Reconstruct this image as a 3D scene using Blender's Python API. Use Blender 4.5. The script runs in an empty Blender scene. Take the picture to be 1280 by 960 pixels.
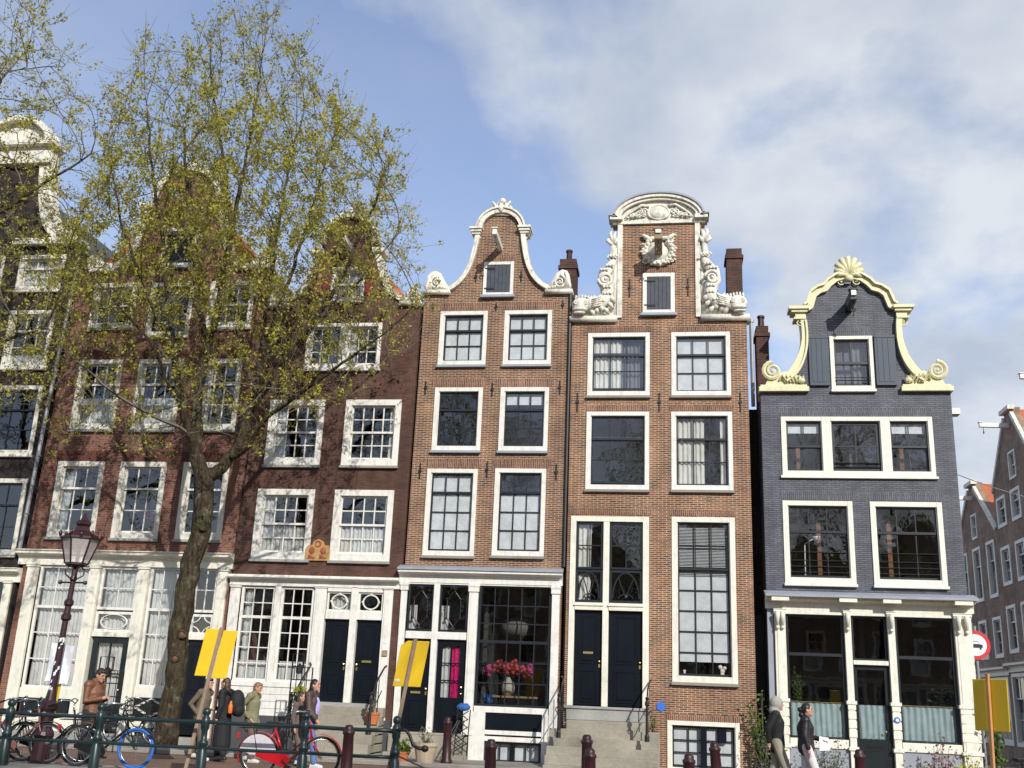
import bpy, bmesh, math, random
import numpy as np
from mathutils import Vector, Matrix
from mathutils.geometry import tessellate_polygon

random.seed(7)
SC = bpy.context.scene
COL = SC.collection
PI = math.pi

# ------------------------------------------------------------------ camera
FPX = 1307.0                                   # focal length in pixels of a 1280 px wide frame
def _camera_axes():
    z = Vector((180.0, 4380.0, -FPX)).normalized()
    x = Vector((8640.0, 10.0, FPX))
    x = (x - z * x.dot(z)).normalized()
    return x, z.cross(x), z
AX, AY, AZ = _camera_axes()
CAM = Vector((0.0, -26.0, 1.6))
cam_data = bpy.data.cameras.new('camera')
cam_data.sensor_width = 36.0
cam_data.lens = 36.0 * FPX / 1280.0
cam_data.clip_end = 3000
cam_obj = bpy.data.objects.new('camera', cam_data)
COL.objects.link(cam_obj)
cam_obj.matrix_world = Matrix.Translation(CAM) @ Matrix((AX, AY, AZ)).to_4x4()
SC.camera = cam_obj

def at(px, py, Y=0.0):
    """point of the vertical plane y = Y seen at a pixel of the 1280x960 photograph"""
    d = Vector((px - 640.0, 480.0 - py, -FPX))
    w = Vector((AX.dot(d), AY.dot(d), AZ.dot(d)))
    t = (Y - CAM.y) / w.y
    return CAM + w * t

# ------------------------------------------------------------------ sky, sun, exposure
SUN_EL, SUN_AZ = math.radians(29), math.radians(29)      # azimuth: to the right of the facade normal
sd = Vector((math.sin(SUN_AZ) * math.cos(SUN_EL), -math.cos(SUN_AZ) * math.cos(SUN_EL), math.sin(SUN_EL)))
world = bpy.data.worlds.new('World')
SC.world = world
world.use_nodes = True
nt = world.node_tree
nt.nodes.clear()
def N(tree, typ, **kw):
    n = tree.nodes.new(typ)
    for k, v in kw.items():
        if k in n.inputs.keys() if isinstance(k, str) else False:
            n.inputs[k].default_value = v
        else:
            setattr(n, k, v)
    return n
def math_node(tree, op, a, b=None, clamp=False):
    n = tree.nodes.new('ShaderNodeMath'); n.operation = op; n.use_clamp = clamp
    for i, s in enumerate((a, b)):
        if s is None: continue
        if isinstance(s, (int, float)): n.inputs[i].default_value = s
        else: tree.links.new(s, n.inputs[i])
    return n.outputs[0]
wo = N(nt, 'ShaderNodeOutputWorld')
bgs = N(nt, 'ShaderNodeBackground')
sky = N(nt, 'ShaderNodeTexSky', sky_type='NISHITA', sun_disc=False)
sky.sun_elevation = SUN_EL
sky.sun_rotation = math.atan2(sd.x, sd.y)
sky.air_density = 1.0; sky.dust_density = 0.6; sky.ozone_density = 1.6
bgs.inputs['Strength'].default_value = 0.15
tc = N(nt, 'ShaderNodeTexCoord')
sep = N(nt, 'ShaderNodeSeparateXYZ')
nt.links.new(tc.outputs['Generated'], sep.inputs[0])
zz = math_node(nt, 'ADD', math_node(nt, 'MAXIMUM', sep.outputs[2], 0.0), 0.22)
comb = N(nt, 'ShaderNodeCombineXYZ')
nt.links.new(math_node(nt, 'DIVIDE', sep.outputs[0], zz), comb.inputs[0])
nt.links.new(math_node(nt, 'DIVIDE', sep.outputs[1], zz), comb.inputs[1])
def cloud(scale, detail, off, rough=0.55, dist=0.0):
    mp = N(nt, 'ShaderNodeMapping')
    mp.inputs['Location'].default_value = off
    mp.inputs['Scale'].default_value = (1.0, 0.8, 1.0)
    nt.links.new(comb.outputs[0], mp.inputs['Vector'])
    n = N(nt, 'ShaderNodeTexNoise')
    n.inputs['Scale'].default_value = scale; n.inputs['Detail'].default_value = detail
    n.inputs['Roughness'].default_value = rough; n.inputs['Distortion'].default_value = dist
    nt.links.new(mp.outputs[0], n.inputs['Vector'])
    return n.outputs['Fac']
CLOUD_OFF = (1.35, 4.2, 0.0)
big = cloud(2.5, 12.0, CLOUD_OFF, 0.55, 0.1)
wisps = cloud(1.1, 6.0, (5.0, 2.0, 0.0), 0.55, 0.6)
# more cloud towards +X (the right of the view)
bias = math_node(nt, 'MULTIPLY', sep.outputs[0], 0.42)
low = math_node(nt, 'MULTIPLY', math_node(nt, 'SUBTRACT', 0.75, sep.outputs[2]), 0.10)
cov = math_node(nt, 'ADD', math_node(nt, 'ADD', big, bias), low)
ramp = N(nt, 'ShaderNodeValToRGB')
ramp.color_ramp.elements[0].position = 0.47; ramp.color_ramp.elements[0].color = (0.0, 0.0, 0.0, 1)
ramp.color_ramp.elements[1].position = 0.62; ramp.color_ramp.elements[1].color = (0.92, 0.9, 0.9, 1)
nt.links.new(cov, ramp.inputs[0])
rampw = N(nt, 'ShaderNodeValToRGB')
rampw.color_ramp.elements[0].position = 0.33; rampw.color_ramp.elements[0].color = (0.10, 0.10, 0.10, 1)
rampw.color_ramp.elements[1].position = 0.75; rampw.color_ramp.elements[1].color = (0.62, 0.62, 0.62, 1)
nt.links.new(wisps, rampw.inputs[0])
shade = N(nt, 'ShaderNodeValToRGB')
shade.color_ramp.elements[0].position = 0.36; shade.color_ramp.elements[0].color = (2.75, 3.1, 3.7, 1)
shade.color_ramp.elements[1].position = 0.62; shade.color_ramp.elements[1].color = (4.3, 4.5, 4.75, 1)
nt.links.new(cloud(3.4, 8.0, (8.2, 4.1, 0.0), 0.52), shade.inputs[0])
tint = N(nt, 'ShaderNodeMix', data_type='RGBA', blend_type='MULTIPLY')
tint.inputs[0].default_value = 1.0; tint.inputs[7].default_value = (1.13, 1.05, 1.10, 1)
nt.links.new(sky.outputs[0], tint.inputs[6])
mixw = N(nt, 'ShaderNodeMix', data_type='RGBA')
nt.links.new(rampw.outputs[0], mixw.inputs[0]); nt.links.new(tint.outputs[2], mixw.inputs[6]); mixw.inputs[7].default_value = (3.0, 3.3, 3.9, 1)
mixc = N(nt, 'ShaderNodeMix', data_type='RGBA')
nt.links.new(ramp.outputs[0], mixc.inputs[0])
nt.links.new(mixw.outputs[2], mixc.inputs[6])
nt.links.new(shade.outputs[0], mixc.inputs[7])
nt.links.new(mixc.outputs[2], bgs.inputs['Color'])
nt.links.new(bgs.outputs[0], wo.inputs[0])

sun_d = bpy.data.lights.new('sun', 'SUN')
sun_d.energy = 3.5; sun_d.angle = math.radians(0.5); sun_d.color = (1.0, 0.955, 0.89)
sun_o = bpy.data.objects.new('sun', sun_d); COL.objects.link(sun_o)
sun_o.location = sd * 60
sun_o.rotation_euler = sd.to_track_quat('Z', 'Y').to_euler()

SC.render.engine = 'CYCLES'
SC.view_settings.view_transform = 'Standard'
SC.view_settings.look = 'None'
SC.view_settings.exposure = 0.3
SC.view_settings.gamma = 1.0
SC.view_settings.use_curve_mapping = False
SC.cycles.max_bounces = 6
SC.cycles.diffuse_bounces = 3
SC.cycles.transparent_max_bounces = 12
SC.cycles.use_denoising = True
SC.cycles.caustics_reflective = False
SC.cycles.caustics_refractive = False

# ------------------------------------------------------------------ materials
def new_mat(name):
    m = bpy.data.materials.new(name); m.use_nodes = True
    t = m.node_tree
    return m, t, t.nodes['Principled BSDF']
def obj_coord(t):
    return N(t, 'ShaderNodeTexCoord').outputs['Object']
def noise(t, vec, scale, detail=4.0, rough=0.55):
    n = N(t, 'ShaderNodeTexNoise')
    n.inputs['Scale'].default_value = scale; n.inputs['Detail'].default_value = detail; n.inputs['Roughness'].default_value = rough
    t.links.new(vec, n.inputs['Vector'])
    return n.outputs['Fac']
def ramp2(t, fac, p0, c0, p1, c1):
    r = N(t, 'ShaderNodeValToRGB')
    r.color_ramp.elements[0].position = p0; r.color_ramp.elements[0].color = (*c0, 1)
    r.color_ramp.elements[1].position = p1; r.color_ramp.elements[1].color = (*c1, 1)
    t.links.new(fac, r.inputs[0])
    return r.outputs[0]
def mixrgb(t, fac, a, b, blend='MIX'):
    m = N(t, 'ShaderNodeMix', data_type='RGBA', blend_type=blend)
    for s, i in ((fac, 0), (a, 6), (b, 7)):
        if isinstance(s, (int, float)): m.inputs[i].default_value = s
        elif isinstance(s, tuple): m.inputs[i].default_value = (*s, 1)
        else: t.links.new(s, m.inputs[i])
    return m.outputs[2]
def add_bump(t, b, height, strength=0.3, dist=0.01):
    n = N(t, 'ShaderNodeBump')
    n.inputs['Strength'].default_value = strength; n.inputs['Distance'].default_value = dist
    t.links.new(height, n.inputs['Height'])
    t.links.new(n.outputs[0], b.inputs['Normal'])

def plain(name, col, rough=0.6, var=0.12, scale=3.0, metal=0.0, bump=0.0, bscale=60.0, spec=0.5):
    m, t, b = new_mat(name)
    v = obj_coord(t)
    f = noise(t, v, scale)
    f2 = noise(t, v, scale * 9)
    lo = tuple(c * (1 - var) for c in col); hi = tuple(min(1, c * (1 + var)) for c in col)
    c1 = ramp2(t, f, 0.3, lo, 0.7, hi)
    c = mixrgb(t, 0.35 * min(1, var * 5), c1, ramp2(t, f2, 0.3, lo, 0.7, hi))
    t.links.new(c, b.inputs['Base Color'])
    b.inputs['Roughness'].default_value = rough
    b.inputs['Metallic'].default_value = metal
    b.inputs['Specular IOR Level'].default_value = spec
    if bump > 0: add_bump(t, b, noise(t, v, bscale), bump, 0.01)
    return m

def paint(name, col, rough=0.45, dirt=(0.35, 0.32, 0.27), amount=0.35):
    """weathered paint: streaks and grime"""
    m, t, b = new_mat(name)
    v = obj_coord(t)
    mp = N(t, 'ShaderNodeMapping'); mp.inputs['Scale'].default_value = (6.0, 6.0, 0.7)
    t.links.new(v, mp.inputs['Vector'])
    streak = noise(t, mp.outputs[0], 2.2, 5.0)
    grime = noise(t, v, 7.0, 6.0)
    f = math_node(t, 'MULTIPLY', streak, grime)
    f = math_node(t, 'MULTIPLY', math_node(t, 'SUBTRACT', f, 0.22, True), amount * 3.4, True)
    c = mixrgb(t, f, col, dirt)
    t.links.new(c, b.inputs['Base Color'])
    b.inputs['Roughness'].default_value = rough
    add_bump(t, b, noise(t, v, 25.0), 0.08, 0.01)
    return m

def brick(name, c1, c2, mortar, bw=0.19, rh=0.048, ms=0.010, vertical=False, soot=0.5, soot_col=(0.03, 0.022, 0.02), painted=False, sootscale=0.35, extra=None):
    m, t, b = new_mat(name)
    v = obj_coord(t)
    s = N(t, 'ShaderNodeSeparateXYZ'); t.links.new(v, s.inputs[0])
    cb = N(t, 'ShaderNodeCombineXYZ')
    h = math_node(t, 'ADD', s.outputs[0], s.outputs[1])
    wob = math_node(t, 'MULTIPLY', math_node(t, 'SUBTRACT', noise(t, v, 0.6, 2.0), 0.5), 0.05)
    zc = math_node(t, 'ADD', s.outputs[2], wob)
    t.links.new(zc if vertical else h, cb.inputs[0]); t.links.new(h if vertical else zc, cb.inputs[1])
    br = N(t, 'ShaderNodeTexBrick')
    br.offset = 0.5; br.squash = 1.0
    br.inputs['Scale'].default_value = 1.0
    br.inputs['Brick Width'].default_value = bw; br.inputs['Row Height'].default_value = rh
    br.inputs['Mortar Size'].default_value = ms; br.inputs['Mortar Smooth'].default_value = 0.25
    br.inputs['Bias'].default_value = 0.0
    br.inputs['Color1'].default_value = (*c1, 1); br.inputs['Color2'].default_value = (*c2, 1); br.inputs['Mortar'].default_value = (*mortar, 1)
    t.links.new(cb.outputs[0], br.inputs['Vector'])
    n1 = noise(t, v, sootscale, 6.0, 0.6)
    n2 = noise(t, v, 3.0, 5.0, 0.6)
    col = br.outputs['Color']
    col = mixrgb(t, 0.55, col, ramp2(t, n2, 0.25, (0.45, 0.45, 0.45), 0.75, (1.45, 1.4, 1.35)), 'MULTIPLY')
    mps = N(t, 'ShaderNodeMapping'); mps.inputs['Scale'].default_value = (2.4, 2.4, 0.22)
    t.links.new(v, mps.inputs['Vector'])
    col = mixrgb(t, 0.6, col, ramp2(t, noise(t, mps.outputs[0], 1.3, 6.0, 0.65), 0.3, (0.62, 0.6, 0.6), 0.62, (1.12, 1.12, 1.12)), 'MULTIPLY')
    col = mixrgb(t, 0.5, col, ramp2(t, noise(t, v, 0.9, 3.0, 0.5), 0.35, (0.7, 0.66, 0.66), 0.65, (1.25, 1.22, 1.18)), 'MULTIPLY')
    fs = math_node(t, 'MULTIPLY', math_node(t, 'SUBTRACT', n1, 0.38, True), soot * 2.2, True)
    col = mixrgb(t, fs, col, soot_col)
    t.links.new(col, b.inputs['Base Color'])
    b.inputs['Roughness'].default_value = 0.55 if painted else 0.9
    b.inputs['Specular IOR Level'].default_value = 0.4 if painted else 0.2
    hgt = math_node(t, 'ADD', math_node(t, 'MULTIPLY', br.outputs['Fac'], -1.0), math_node(t, 'MULTIPLY', noise(t, v, 40.0, 3.0), 0.5))
    add_bump(t, b, hgt, 0.9 if painted else 0.6, 0.012)
    return m

def glass_mat(name, tint=(1, 1, 1), refl=1.0, wave=0.12):
    m, t, b = new_mat(name)
    t.nodes.remove(b)
    out = t.nodes['Material Output']
    tr = N(t, 'ShaderNodeBsdfTransparent'); tr.inputs[0].default_value = (*tint, 1)
    gl = N(t, 'ShaderNodeBsdfGlossy'); gl.inputs['Roughness'].default_value = 0.015
    fr = N(t, 'ShaderNodeLayerWeight'); fr.inputs['Blend'].default_value = 0.5
    v = obj_coord(t)
    bp = N(t, 'ShaderNodeBump'); bp.inputs['Strength'].default_value = wave; bp.inputs['Distance'].default_value = 0.02
    t.links.new(noise(t, v, 2.5, 2.0), bp.inputs['Height'])
    t.links.new(bp.outputs[0], gl.inputs['Normal']); t.links.new(bp.outputs[0], fr.inputs['Normal'])
    mx = N(t, 'ShaderNodeMixShader')
    t.links.new(math_node(t, 'MULTIPLY', math_node(t, 'ADD', math_node(t, 'MULTIPLY', math_node(t, 'POWER', fr.outputs['Facing'], 4.0), 0.9), 0.135), refl, True), mx.inputs[0])
    t.links.new(tr.outputs[0], mx.inputs[1]); t.links.new(gl.outputs[0], mx.inputs[2])
    t.links.new(mx.outputs[0], out.inputs[0])
    return m

def cloth(name, col, trans=0.25):
    m, t, b = new_mat(name)
    v = obj_coord(t)
    lo = tuple(c * 0.8 for c in col)
    t.links.new(ramp2(t, noise(t, v, 5.0, 4.0), 0.3, lo, 0.7, col), b.inputs['Base Color'])
    b.inputs['Roughness'].default_value = 0.9
    b.inputs['Specular IOR Level'].default_value = 0.1
    add_bump(t, b, noise(t, v, 18.0, 3.0), 0.3, 0.02)
    return m

def leaf_mat(name, c1, c2, trans=0.35):
    m, t, b = new_mat(name)
    v = obj_coord(t)
    c = ramp2(t, noise(t, v, 1.6, 5.0, 0.7), 0.32, c1, 0.68, c2)
    t.links.new(c, b.inputs['Base Color'])
    b.inputs['Roughness'].default_value = 0.55
    b.inputs['Specular IOR Level'].default_value = 0.25
    out = t.nodes['Material Output']
    tl = N(t, 'ShaderNodeBsdfTranslucent'); t.links.new(c, tl.inputs[0])
    mx = N(t, 'ShaderNodeMixShader'); mx.inputs[0].default_value = trans
    t.links.new(b.outputs[0], mx.inputs[1]); t.links.new(tl.outputs[0], mx.inputs[2])
    t.links.new(mx.outputs[0], out.inputs[0])
    return m

M = {}
M['brick_a'] = brick('red brown brick', (0.275, 0.108, 0.078), (0.150, 0.060, 0.047), (0.24, 0.175, 0.14), soot=0.35)
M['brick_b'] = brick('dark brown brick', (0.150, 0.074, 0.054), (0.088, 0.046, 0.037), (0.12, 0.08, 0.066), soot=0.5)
M['brick_c'] = brick('warm brown brick', (0.25, 0.108, 0.050), (0.075, 0.050, 0.046), (0.48, 0.37, 0.27), soot=0.3, soot_col=(0.09, 0.06, 0.05))
M['brick_d'] = brick('orange brown brick', (0.285, 0.118, 0.050), (0.085, 0.052, 0.044), (0.52, 0.40, 0.29), soot=0.28, soot_col=(0.1, 0.06, 0.045))
M['brick_e'] = brick('slate grey painted brick', (0.145, 0.158, 0.195), (0.090, 0.100, 0.128), (0.056, 0.063, 0.082), soot=0.15, painted=True, soot_col=(0.12, 0.125, 0.14))
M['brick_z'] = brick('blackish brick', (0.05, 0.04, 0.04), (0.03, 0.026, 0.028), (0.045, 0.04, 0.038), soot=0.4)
M['brick_far'] = brick('brown brick', (0.38, 0.265, 0.185), (0.27, 0.185, 0.135), (0.42, 0.35, 0.28), soot=0.4)
M['carved_stone'] = plain('carved ochre stone', (0.42, 0.25, 0.10), 0.8, 0.3, 9.0, bump=0.3)
M['carved_red'] = plain('red brown relief paint', (0.30, 0.09, 0.04), 0.7, 0.3, 9.0)
M['grey_wall'] = plain('grey painted render', (0.28, 0.30, 0.34), 0.7, 0.1, 2.0)
M['beige_pot'] = plain('beige glazed pot', (0.50, 0.40, 0.29), 0.6, 0.15)
M['vase_glaze'] = plain('pale stoneware', (0.55, 0.50, 0.40), 0.5, 0.15)
M['red_flower'] = plain('red petals', (0.60, 0.06, 0.05), 0.7, 0.3)
M['pink_flower'] = plain('pink petals', (0.60, 0.07, 0.24), 0.7, 0.3)
M['blue_cloth'] = plain('blue cloth', (0.03, 0.12, 0.38), 0.8, 0.3)
M['interior_pale'] = plain('pale interior paint', (0.20, 0.185, 0.165), 0.8, 0.1)
M['sign_red'] = plain('red sign enamel', (0.55, 0.02, 0.03), 0.4, 0.05)
M['cut_wood'] = plain('sawn wood', (0.17, 0.075, 0.032), 0.8, 0.3, 12.0)
M['coat_pattern'] = plain('white and red coat guard', (0.62, 0.58, 0.62), 0.5, 0.2)
M['skin'] = plain('skin', (0.50, 0.27, 0.19), 0.55, 0.08)
M['hair_dark'] = plain('dark hair', (0.03, 0.02, 0.015), 0.5, 0.3, 20.0)
M['hair_black'] = plain('black hair', (0.012, 0.01, 0.01), 0.45, 0.3, 20.0)
M['hair_brown'] = plain('brown hair', (0.07, 0.04, 0.025), 0.5, 0.3, 20.0)
M['hair_light'] = plain('light brown hair', (0.22, 0.13, 0.07), 0.5, 0.3, 20.0)
M['leather_brown'] = plain('brown leather', (0.17, 0.072, 0.038), 0.5, 0.2, 6.0, bump=0.4, bscale=18.0)
M['beige_cloth'] = plain('beige cloth', (0.14, 0.112, 0.08), 0.9, 0.15, 6.0, bump=0.5, bscale=14.0)
M['beige_trouser'] = plain('greige trousers', (0.13, 0.105, 0.082), 0.9, 0.15, 6.0, bump=0.5, bscale=14.0)
M['coat_black'] = plain('black coat', (0.012, 0.012, 0.014), 0.8, 0.2, 6.0, bump=0.5, bscale=14.0)
M['puffer_black'] = plain('black puffer', (0.014, 0.012, 0.016), 0.5, 0.2, 6.0, bump=0.8, bscale=11.0)
M['trouser_black'] = plain('black trousers', (0.015, 0.015, 0.017), 0.85, 0.2)
M['trouser_dark'] = plain('charcoal trousers', (0.022, 0.022, 0.026), 0.85, 0.2)
M['parka_green'] = plain('olive parka', (0.20, 0.20, 0.115), 0.85, 0.15, 6.0, bump=0.5, bscale=12.0)
M['jacket_brown'] = plain('dark brown jacket', (0.065, 0.04, 0.035), 0.6, 0.2, 6.0, bump=0.4, bscale=14.0)
M['jeans'] = plain('blue jeans', (0.10, 0.17, 0.36), 0.85, 0.2, 8.0, bump=0.4, bscale=16.0)
M['lilac_cloth'] = plain('lilac cloth', (0.42, 0.38, 0.75), 0.8, 0.1)
M['taupe_cloth'] = plain('taupe cloth', (0.13, 0.10, 0.085), 0.85, 0.2, 6.0, bump=0.4, bscale=14.0)
M['khaki_trouser'] = plain('khaki trousers', (0.30, 0.28, 0.21), 0.85, 0.12, 6.0, bump=0.5, bscale=12.0)
M['white_trouser'] = plain('white trousers', (0.62, 0.60, 0.60), 0.85, 0.08, 6.0, bump=0.4, bscale=12.0)
M['grey_hood'] = plain('grey hood', (0.36, 0.34, 0.31), 0.9, 0.12, 6.0, bump=0.4, bscale=14.0)
M['shoe_white'] = plain('white shoes', (0.62, 0.60, 0.57), 0.6, 0.1)
M['shoe_dark'] = plain('dark shoes', (0.02, 0.02, 0.02), 0.5, 0.2)
M['orange_plastic'] = plain('orange plastic', (0.7, 0.16, 0.03), 0.5, 0.1)
M['brick_chim'] = brick('sooty chimney brick', (0.14, 0.06, 0.045), (0.07, 0.035, 0.03), (0.12, 0.1, 0.09), soot=0.8)
M['soldier_c'] = brick('upright brown brick', (0.27, 0.12, 0.062), (0.12, 0.06, 0.045), (0.36, 0.28, 0.22), bw=0.24, vertical=True, soot=0.2)
M['soldier_e'] = brick('upright grey painted brick', (0.145, 0.158, 0.195), (0.090, 0.100, 0.128), (0.056, 0.063, 0.082), bw=0.24, vertical=True, soot=0.1, painted=True)
M['soldier_a'] = brick('upright red brick', (0.17, 0.05, 0.034), (0.10, 0.03, 0.024), (0.13, 0.085, 0.07), bw=0.24, vertical=True, soot=0.4)
M['white'] = paint('white paint', (0.76, 0.745, 0.69), amount=0.55)
M['white_a'] = paint('grubby white paint', (0.70, 0.68, 0.60), amount=0.6)
M['stone_white'] = paint('white painted sandstone', (0.74, 0.715, 0.62), rough=0.6, amount=1.0, dirt=(0.25, 0.23, 0.2))
M['stone_grey'] = paint('grubby white sandstone', (0.42, 0.40, 0.35), rough=0.7, amount=1.2, dirt=(0.16, 0.15, 0.13))
M['cream'] = paint('cream paint', (0.76, 0.74, 0.635), amount=0.45)
M['yellow_cream'] = paint('pale yellow paint', (0.70, 0.66, 0.40), amount=0.5)
M['lead'] = plain('lead sheet', (0.30, 0.33, 0.38), 0.5, 0.2, 2.0)
M['dark_green'] = plain('dark green paint', (0.010, 0.016, 0.017), 0.3, 0.3, 2.0)
M['door_blue'] = plain('near black blue paint', (0.006, 0.009, 0.014), 0.28, 0.25, 2.0, spec=0.3)
M['sash_dark'] = plain('dark sash paint', (0.014, 0.019, 0.024), 0.35, 0.2)
M['slate_shutter'] = plain('blue green shutter paint', (0.030, 0.052, 0.075), 0.5, 0.2)
M['plank_grey'] = plain('weathered grey planks', (0.05, 0.058, 0.075), 0.6, 0.35, 8.0)
M['plank_red'] = plain('red shutter paint', (0.20, 0.02, 0.02), 0.55, 0.25)
M['bluestone'] = plain('bluestone', (0.30, 0.30, 0.28), 0.75, 0.25, 2.0, bump=0.2)
M['stone_step'] = plain('worn stone', (0.30, 0.275, 0.22), 0.85, 0.3, 1.6, bump=0.3)
M['glass'] = glass_mat('window glass', (0.93, 0.95, 0.95))
M['glass_dark'] = glass_mat('shop window glass', (0.70, 0.73, 0.73), 0.8, 0.03)
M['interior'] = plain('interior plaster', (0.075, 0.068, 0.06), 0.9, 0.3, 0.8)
M['blind'] = cloth('white blind', (0.74, 0.76, 0.78))
M['net'] = cloth('net curtain', (0.62, 0.62, 0.6))
M['curtain_warm'] = cloth('cream curtain', (0.74, 0.72, 0.66))
M['curtain_blue'] = cloth('pale blue curtain', (0.62, 0.75, 0.76))
M['curtain_pink'] = cloth('pink curtain', (0.62, 0.015, 0.16))
M['curtain_grey'] = cloth('grey curtain', (0.2, 0.2, 0.22))
M['tile'] = plain('orange roof tile', (0.46, 0.13, 0.055), 0.8, 0.3, 6.0)
M['slate'] = plain('slate', (0.06, 0.06, 0.065), 0.6, 0.3, 5.0)
M['iron'] = plain('black iron', (0.012, 0.012, 0.013), 0.45, 0.3)
M['rail_green'] = plain('dark green railing paint', (0.011, 0.027, 0.028), 0.35, 0.25, 6.0)
M['lamp_iron'] = plain('blackish maroon lamp paint', (0.034, 0.010, 0.013), 0.4, 0.4, 8.0)
M['maroon'] = plain('maroon iron paint', (0.040, 0.010, 0.013), 0.42, 0.4, 8.0)
M['zinc'] = plain('zinc pipe', (0.30, 0.31, 0.33), 0.45, 0.2, 3.0, metal=0.4)
M['brass'] = plain('brass', (0.6, 0.45, 0.18), 0.35, 0.2, metal=0.8)
M['yellow'] = plain('yellow board paint', (0.80, 0.52, 0.015), 0.5, 0.06, 2.0)
M['wood_post'] = plain('weathered timber', (0.30, 0.22, 0.15), 0.8, 0.25, 9.0)
M['wood_warm'] = plain('orange timber', (0.55, 0.27, 0.10), 0.7, 0.2, 6.0)
M['terracotta'] = plain('terracotta', (0.48, 0.15, 0.06), 0.8, 0.2)
M['bark'] = None
M['chrome'] = plain('steel', (0.55, 0.56, 0.58), 0.25, 0.1, metal=0.9)
M['rubber'] = plain('black rubber', (0.018, 0.018, 0.018), 0.8, 0.2)
M['black_paint'] = plain('black bicycle paint', (0.012, 0.012, 0.014), 0.3, 0.2)
M['red_paint'] = plain('red bicycle paint', (0.50, 0.012, 0.02), 0.25, 0.1)
M['rose_paint'] = plain('dusty rose bicycle paint', (0.28, 0.12, 0.11), 0.4, 0.2)
M['blue_tyre'] = plain('bright blue tyre rubber', (0.025, 0.14, 0.55), 0.6, 0.15)
M['leather'] = plain('black saddle leather', (0.02, 0.018, 0.017), 0.5, 0.2)
M['poster'] = plain('white plastic sheet', (0.75, 0.76, 0.80), 0.5, 0.08, 2.0)
M['lantern_glass'] = glass_mat('lantern glass', (0.80, 0.78, 0.77), 1.0)
M['milk_glass'] = plain('milky lantern pane', (0.55, 0.52, 0.48), 0.3, 0.1)

def milky(name):
    m, t, b = new_mat(name)
    b.inputs['Base Color'].default_value = (0.6, 0.57, 0.54, 1); b.inputs['Roughness'].default_value = 0.15; b.inputs['Alpha'].default_value = 0.55
    return m
M['lantern_glass'] = milky('dusty lantern glass')
def bark_mat():
    m, t, b = new_mat('bark')
    v = obj_coord(t)
    mp = N(t, 'ShaderNodeMapping'); mp.inputs['Scale'].default_value = (9, 9, 2.2)
    t.links.new(v, mp.inputs['Vector'])
    n1 = noise(t, mp.outputs[0], 1.6, 8.0, 0.65)
    n2 = noise(t, v, 1.7, 5.0, 0.6)
    c = ramp2(t, n1, 0.32, (0.018, 0.013, 0.009), 0.74, (0.125, 0.098, 0.066))
    c = mixrgb(t, math_node(t, 'MULTIPLY', math_node(t, 'SUBTRACT', n2, 0.48, True), 2.2, True), c, (0.11, 0.115, 0.05))
    n3 = noise(t, v, 4.5, 5.0, 0.6)
    c = mixrgb(t, math_node(t, 'MULTIPLY', math_node(t, 'SUBTRACT', n3, 0.56, True), 6.0, True), c, (0.20, 0.185, 0.135))
    t.links.new(c, b.inputs['Base Color'])
    b.inputs['Roughness'].default_value = 0.95
    b.inputs['Specular IOR Level'].default_value = 0.1
    add_bump(t, b, math_node(t, 'ADD', n1, noise(t, v, 7.0, 6.0, 0.7)), 1.0, 0.09)
    return m
M['bark'] = bark_mat()
M['twig'] = plain('twig bark', (0.13, 0.11, 0.085), 0.9, 0.3, 4.0)
M['leaf_yellow'] = leaf_mat('yellow green spring leaves', (0.21, 0.205, 0.026), (0.54, 0.49, 0.075))
M['leaf_green'] = leaf_mat('fresh green leaves', (0.06, 0.13, 0.02), (0.17, 0.26, 0.04))
M['leaf_grey'] = leaf_mat('grey green leaves', (0.10, 0.13, 0.08), (0.24, 0.28, 0.19))
M['leaf_red'] = leaf_mat('reddish leaves', (0.16, 0.055, 0.035), (0.34, 0.15, 0.10))
M['leaf_lemon'] = leaf_mat('lemon yellow leaves', (0.28, 0.30, 0.02), (0.55, 0.50, 0.05))
M['leaf_dark'] = leaf_mat('dark green leaves', (0.025, 0.06, 0.015), (0.07, 0.14, 0.03))

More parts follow.
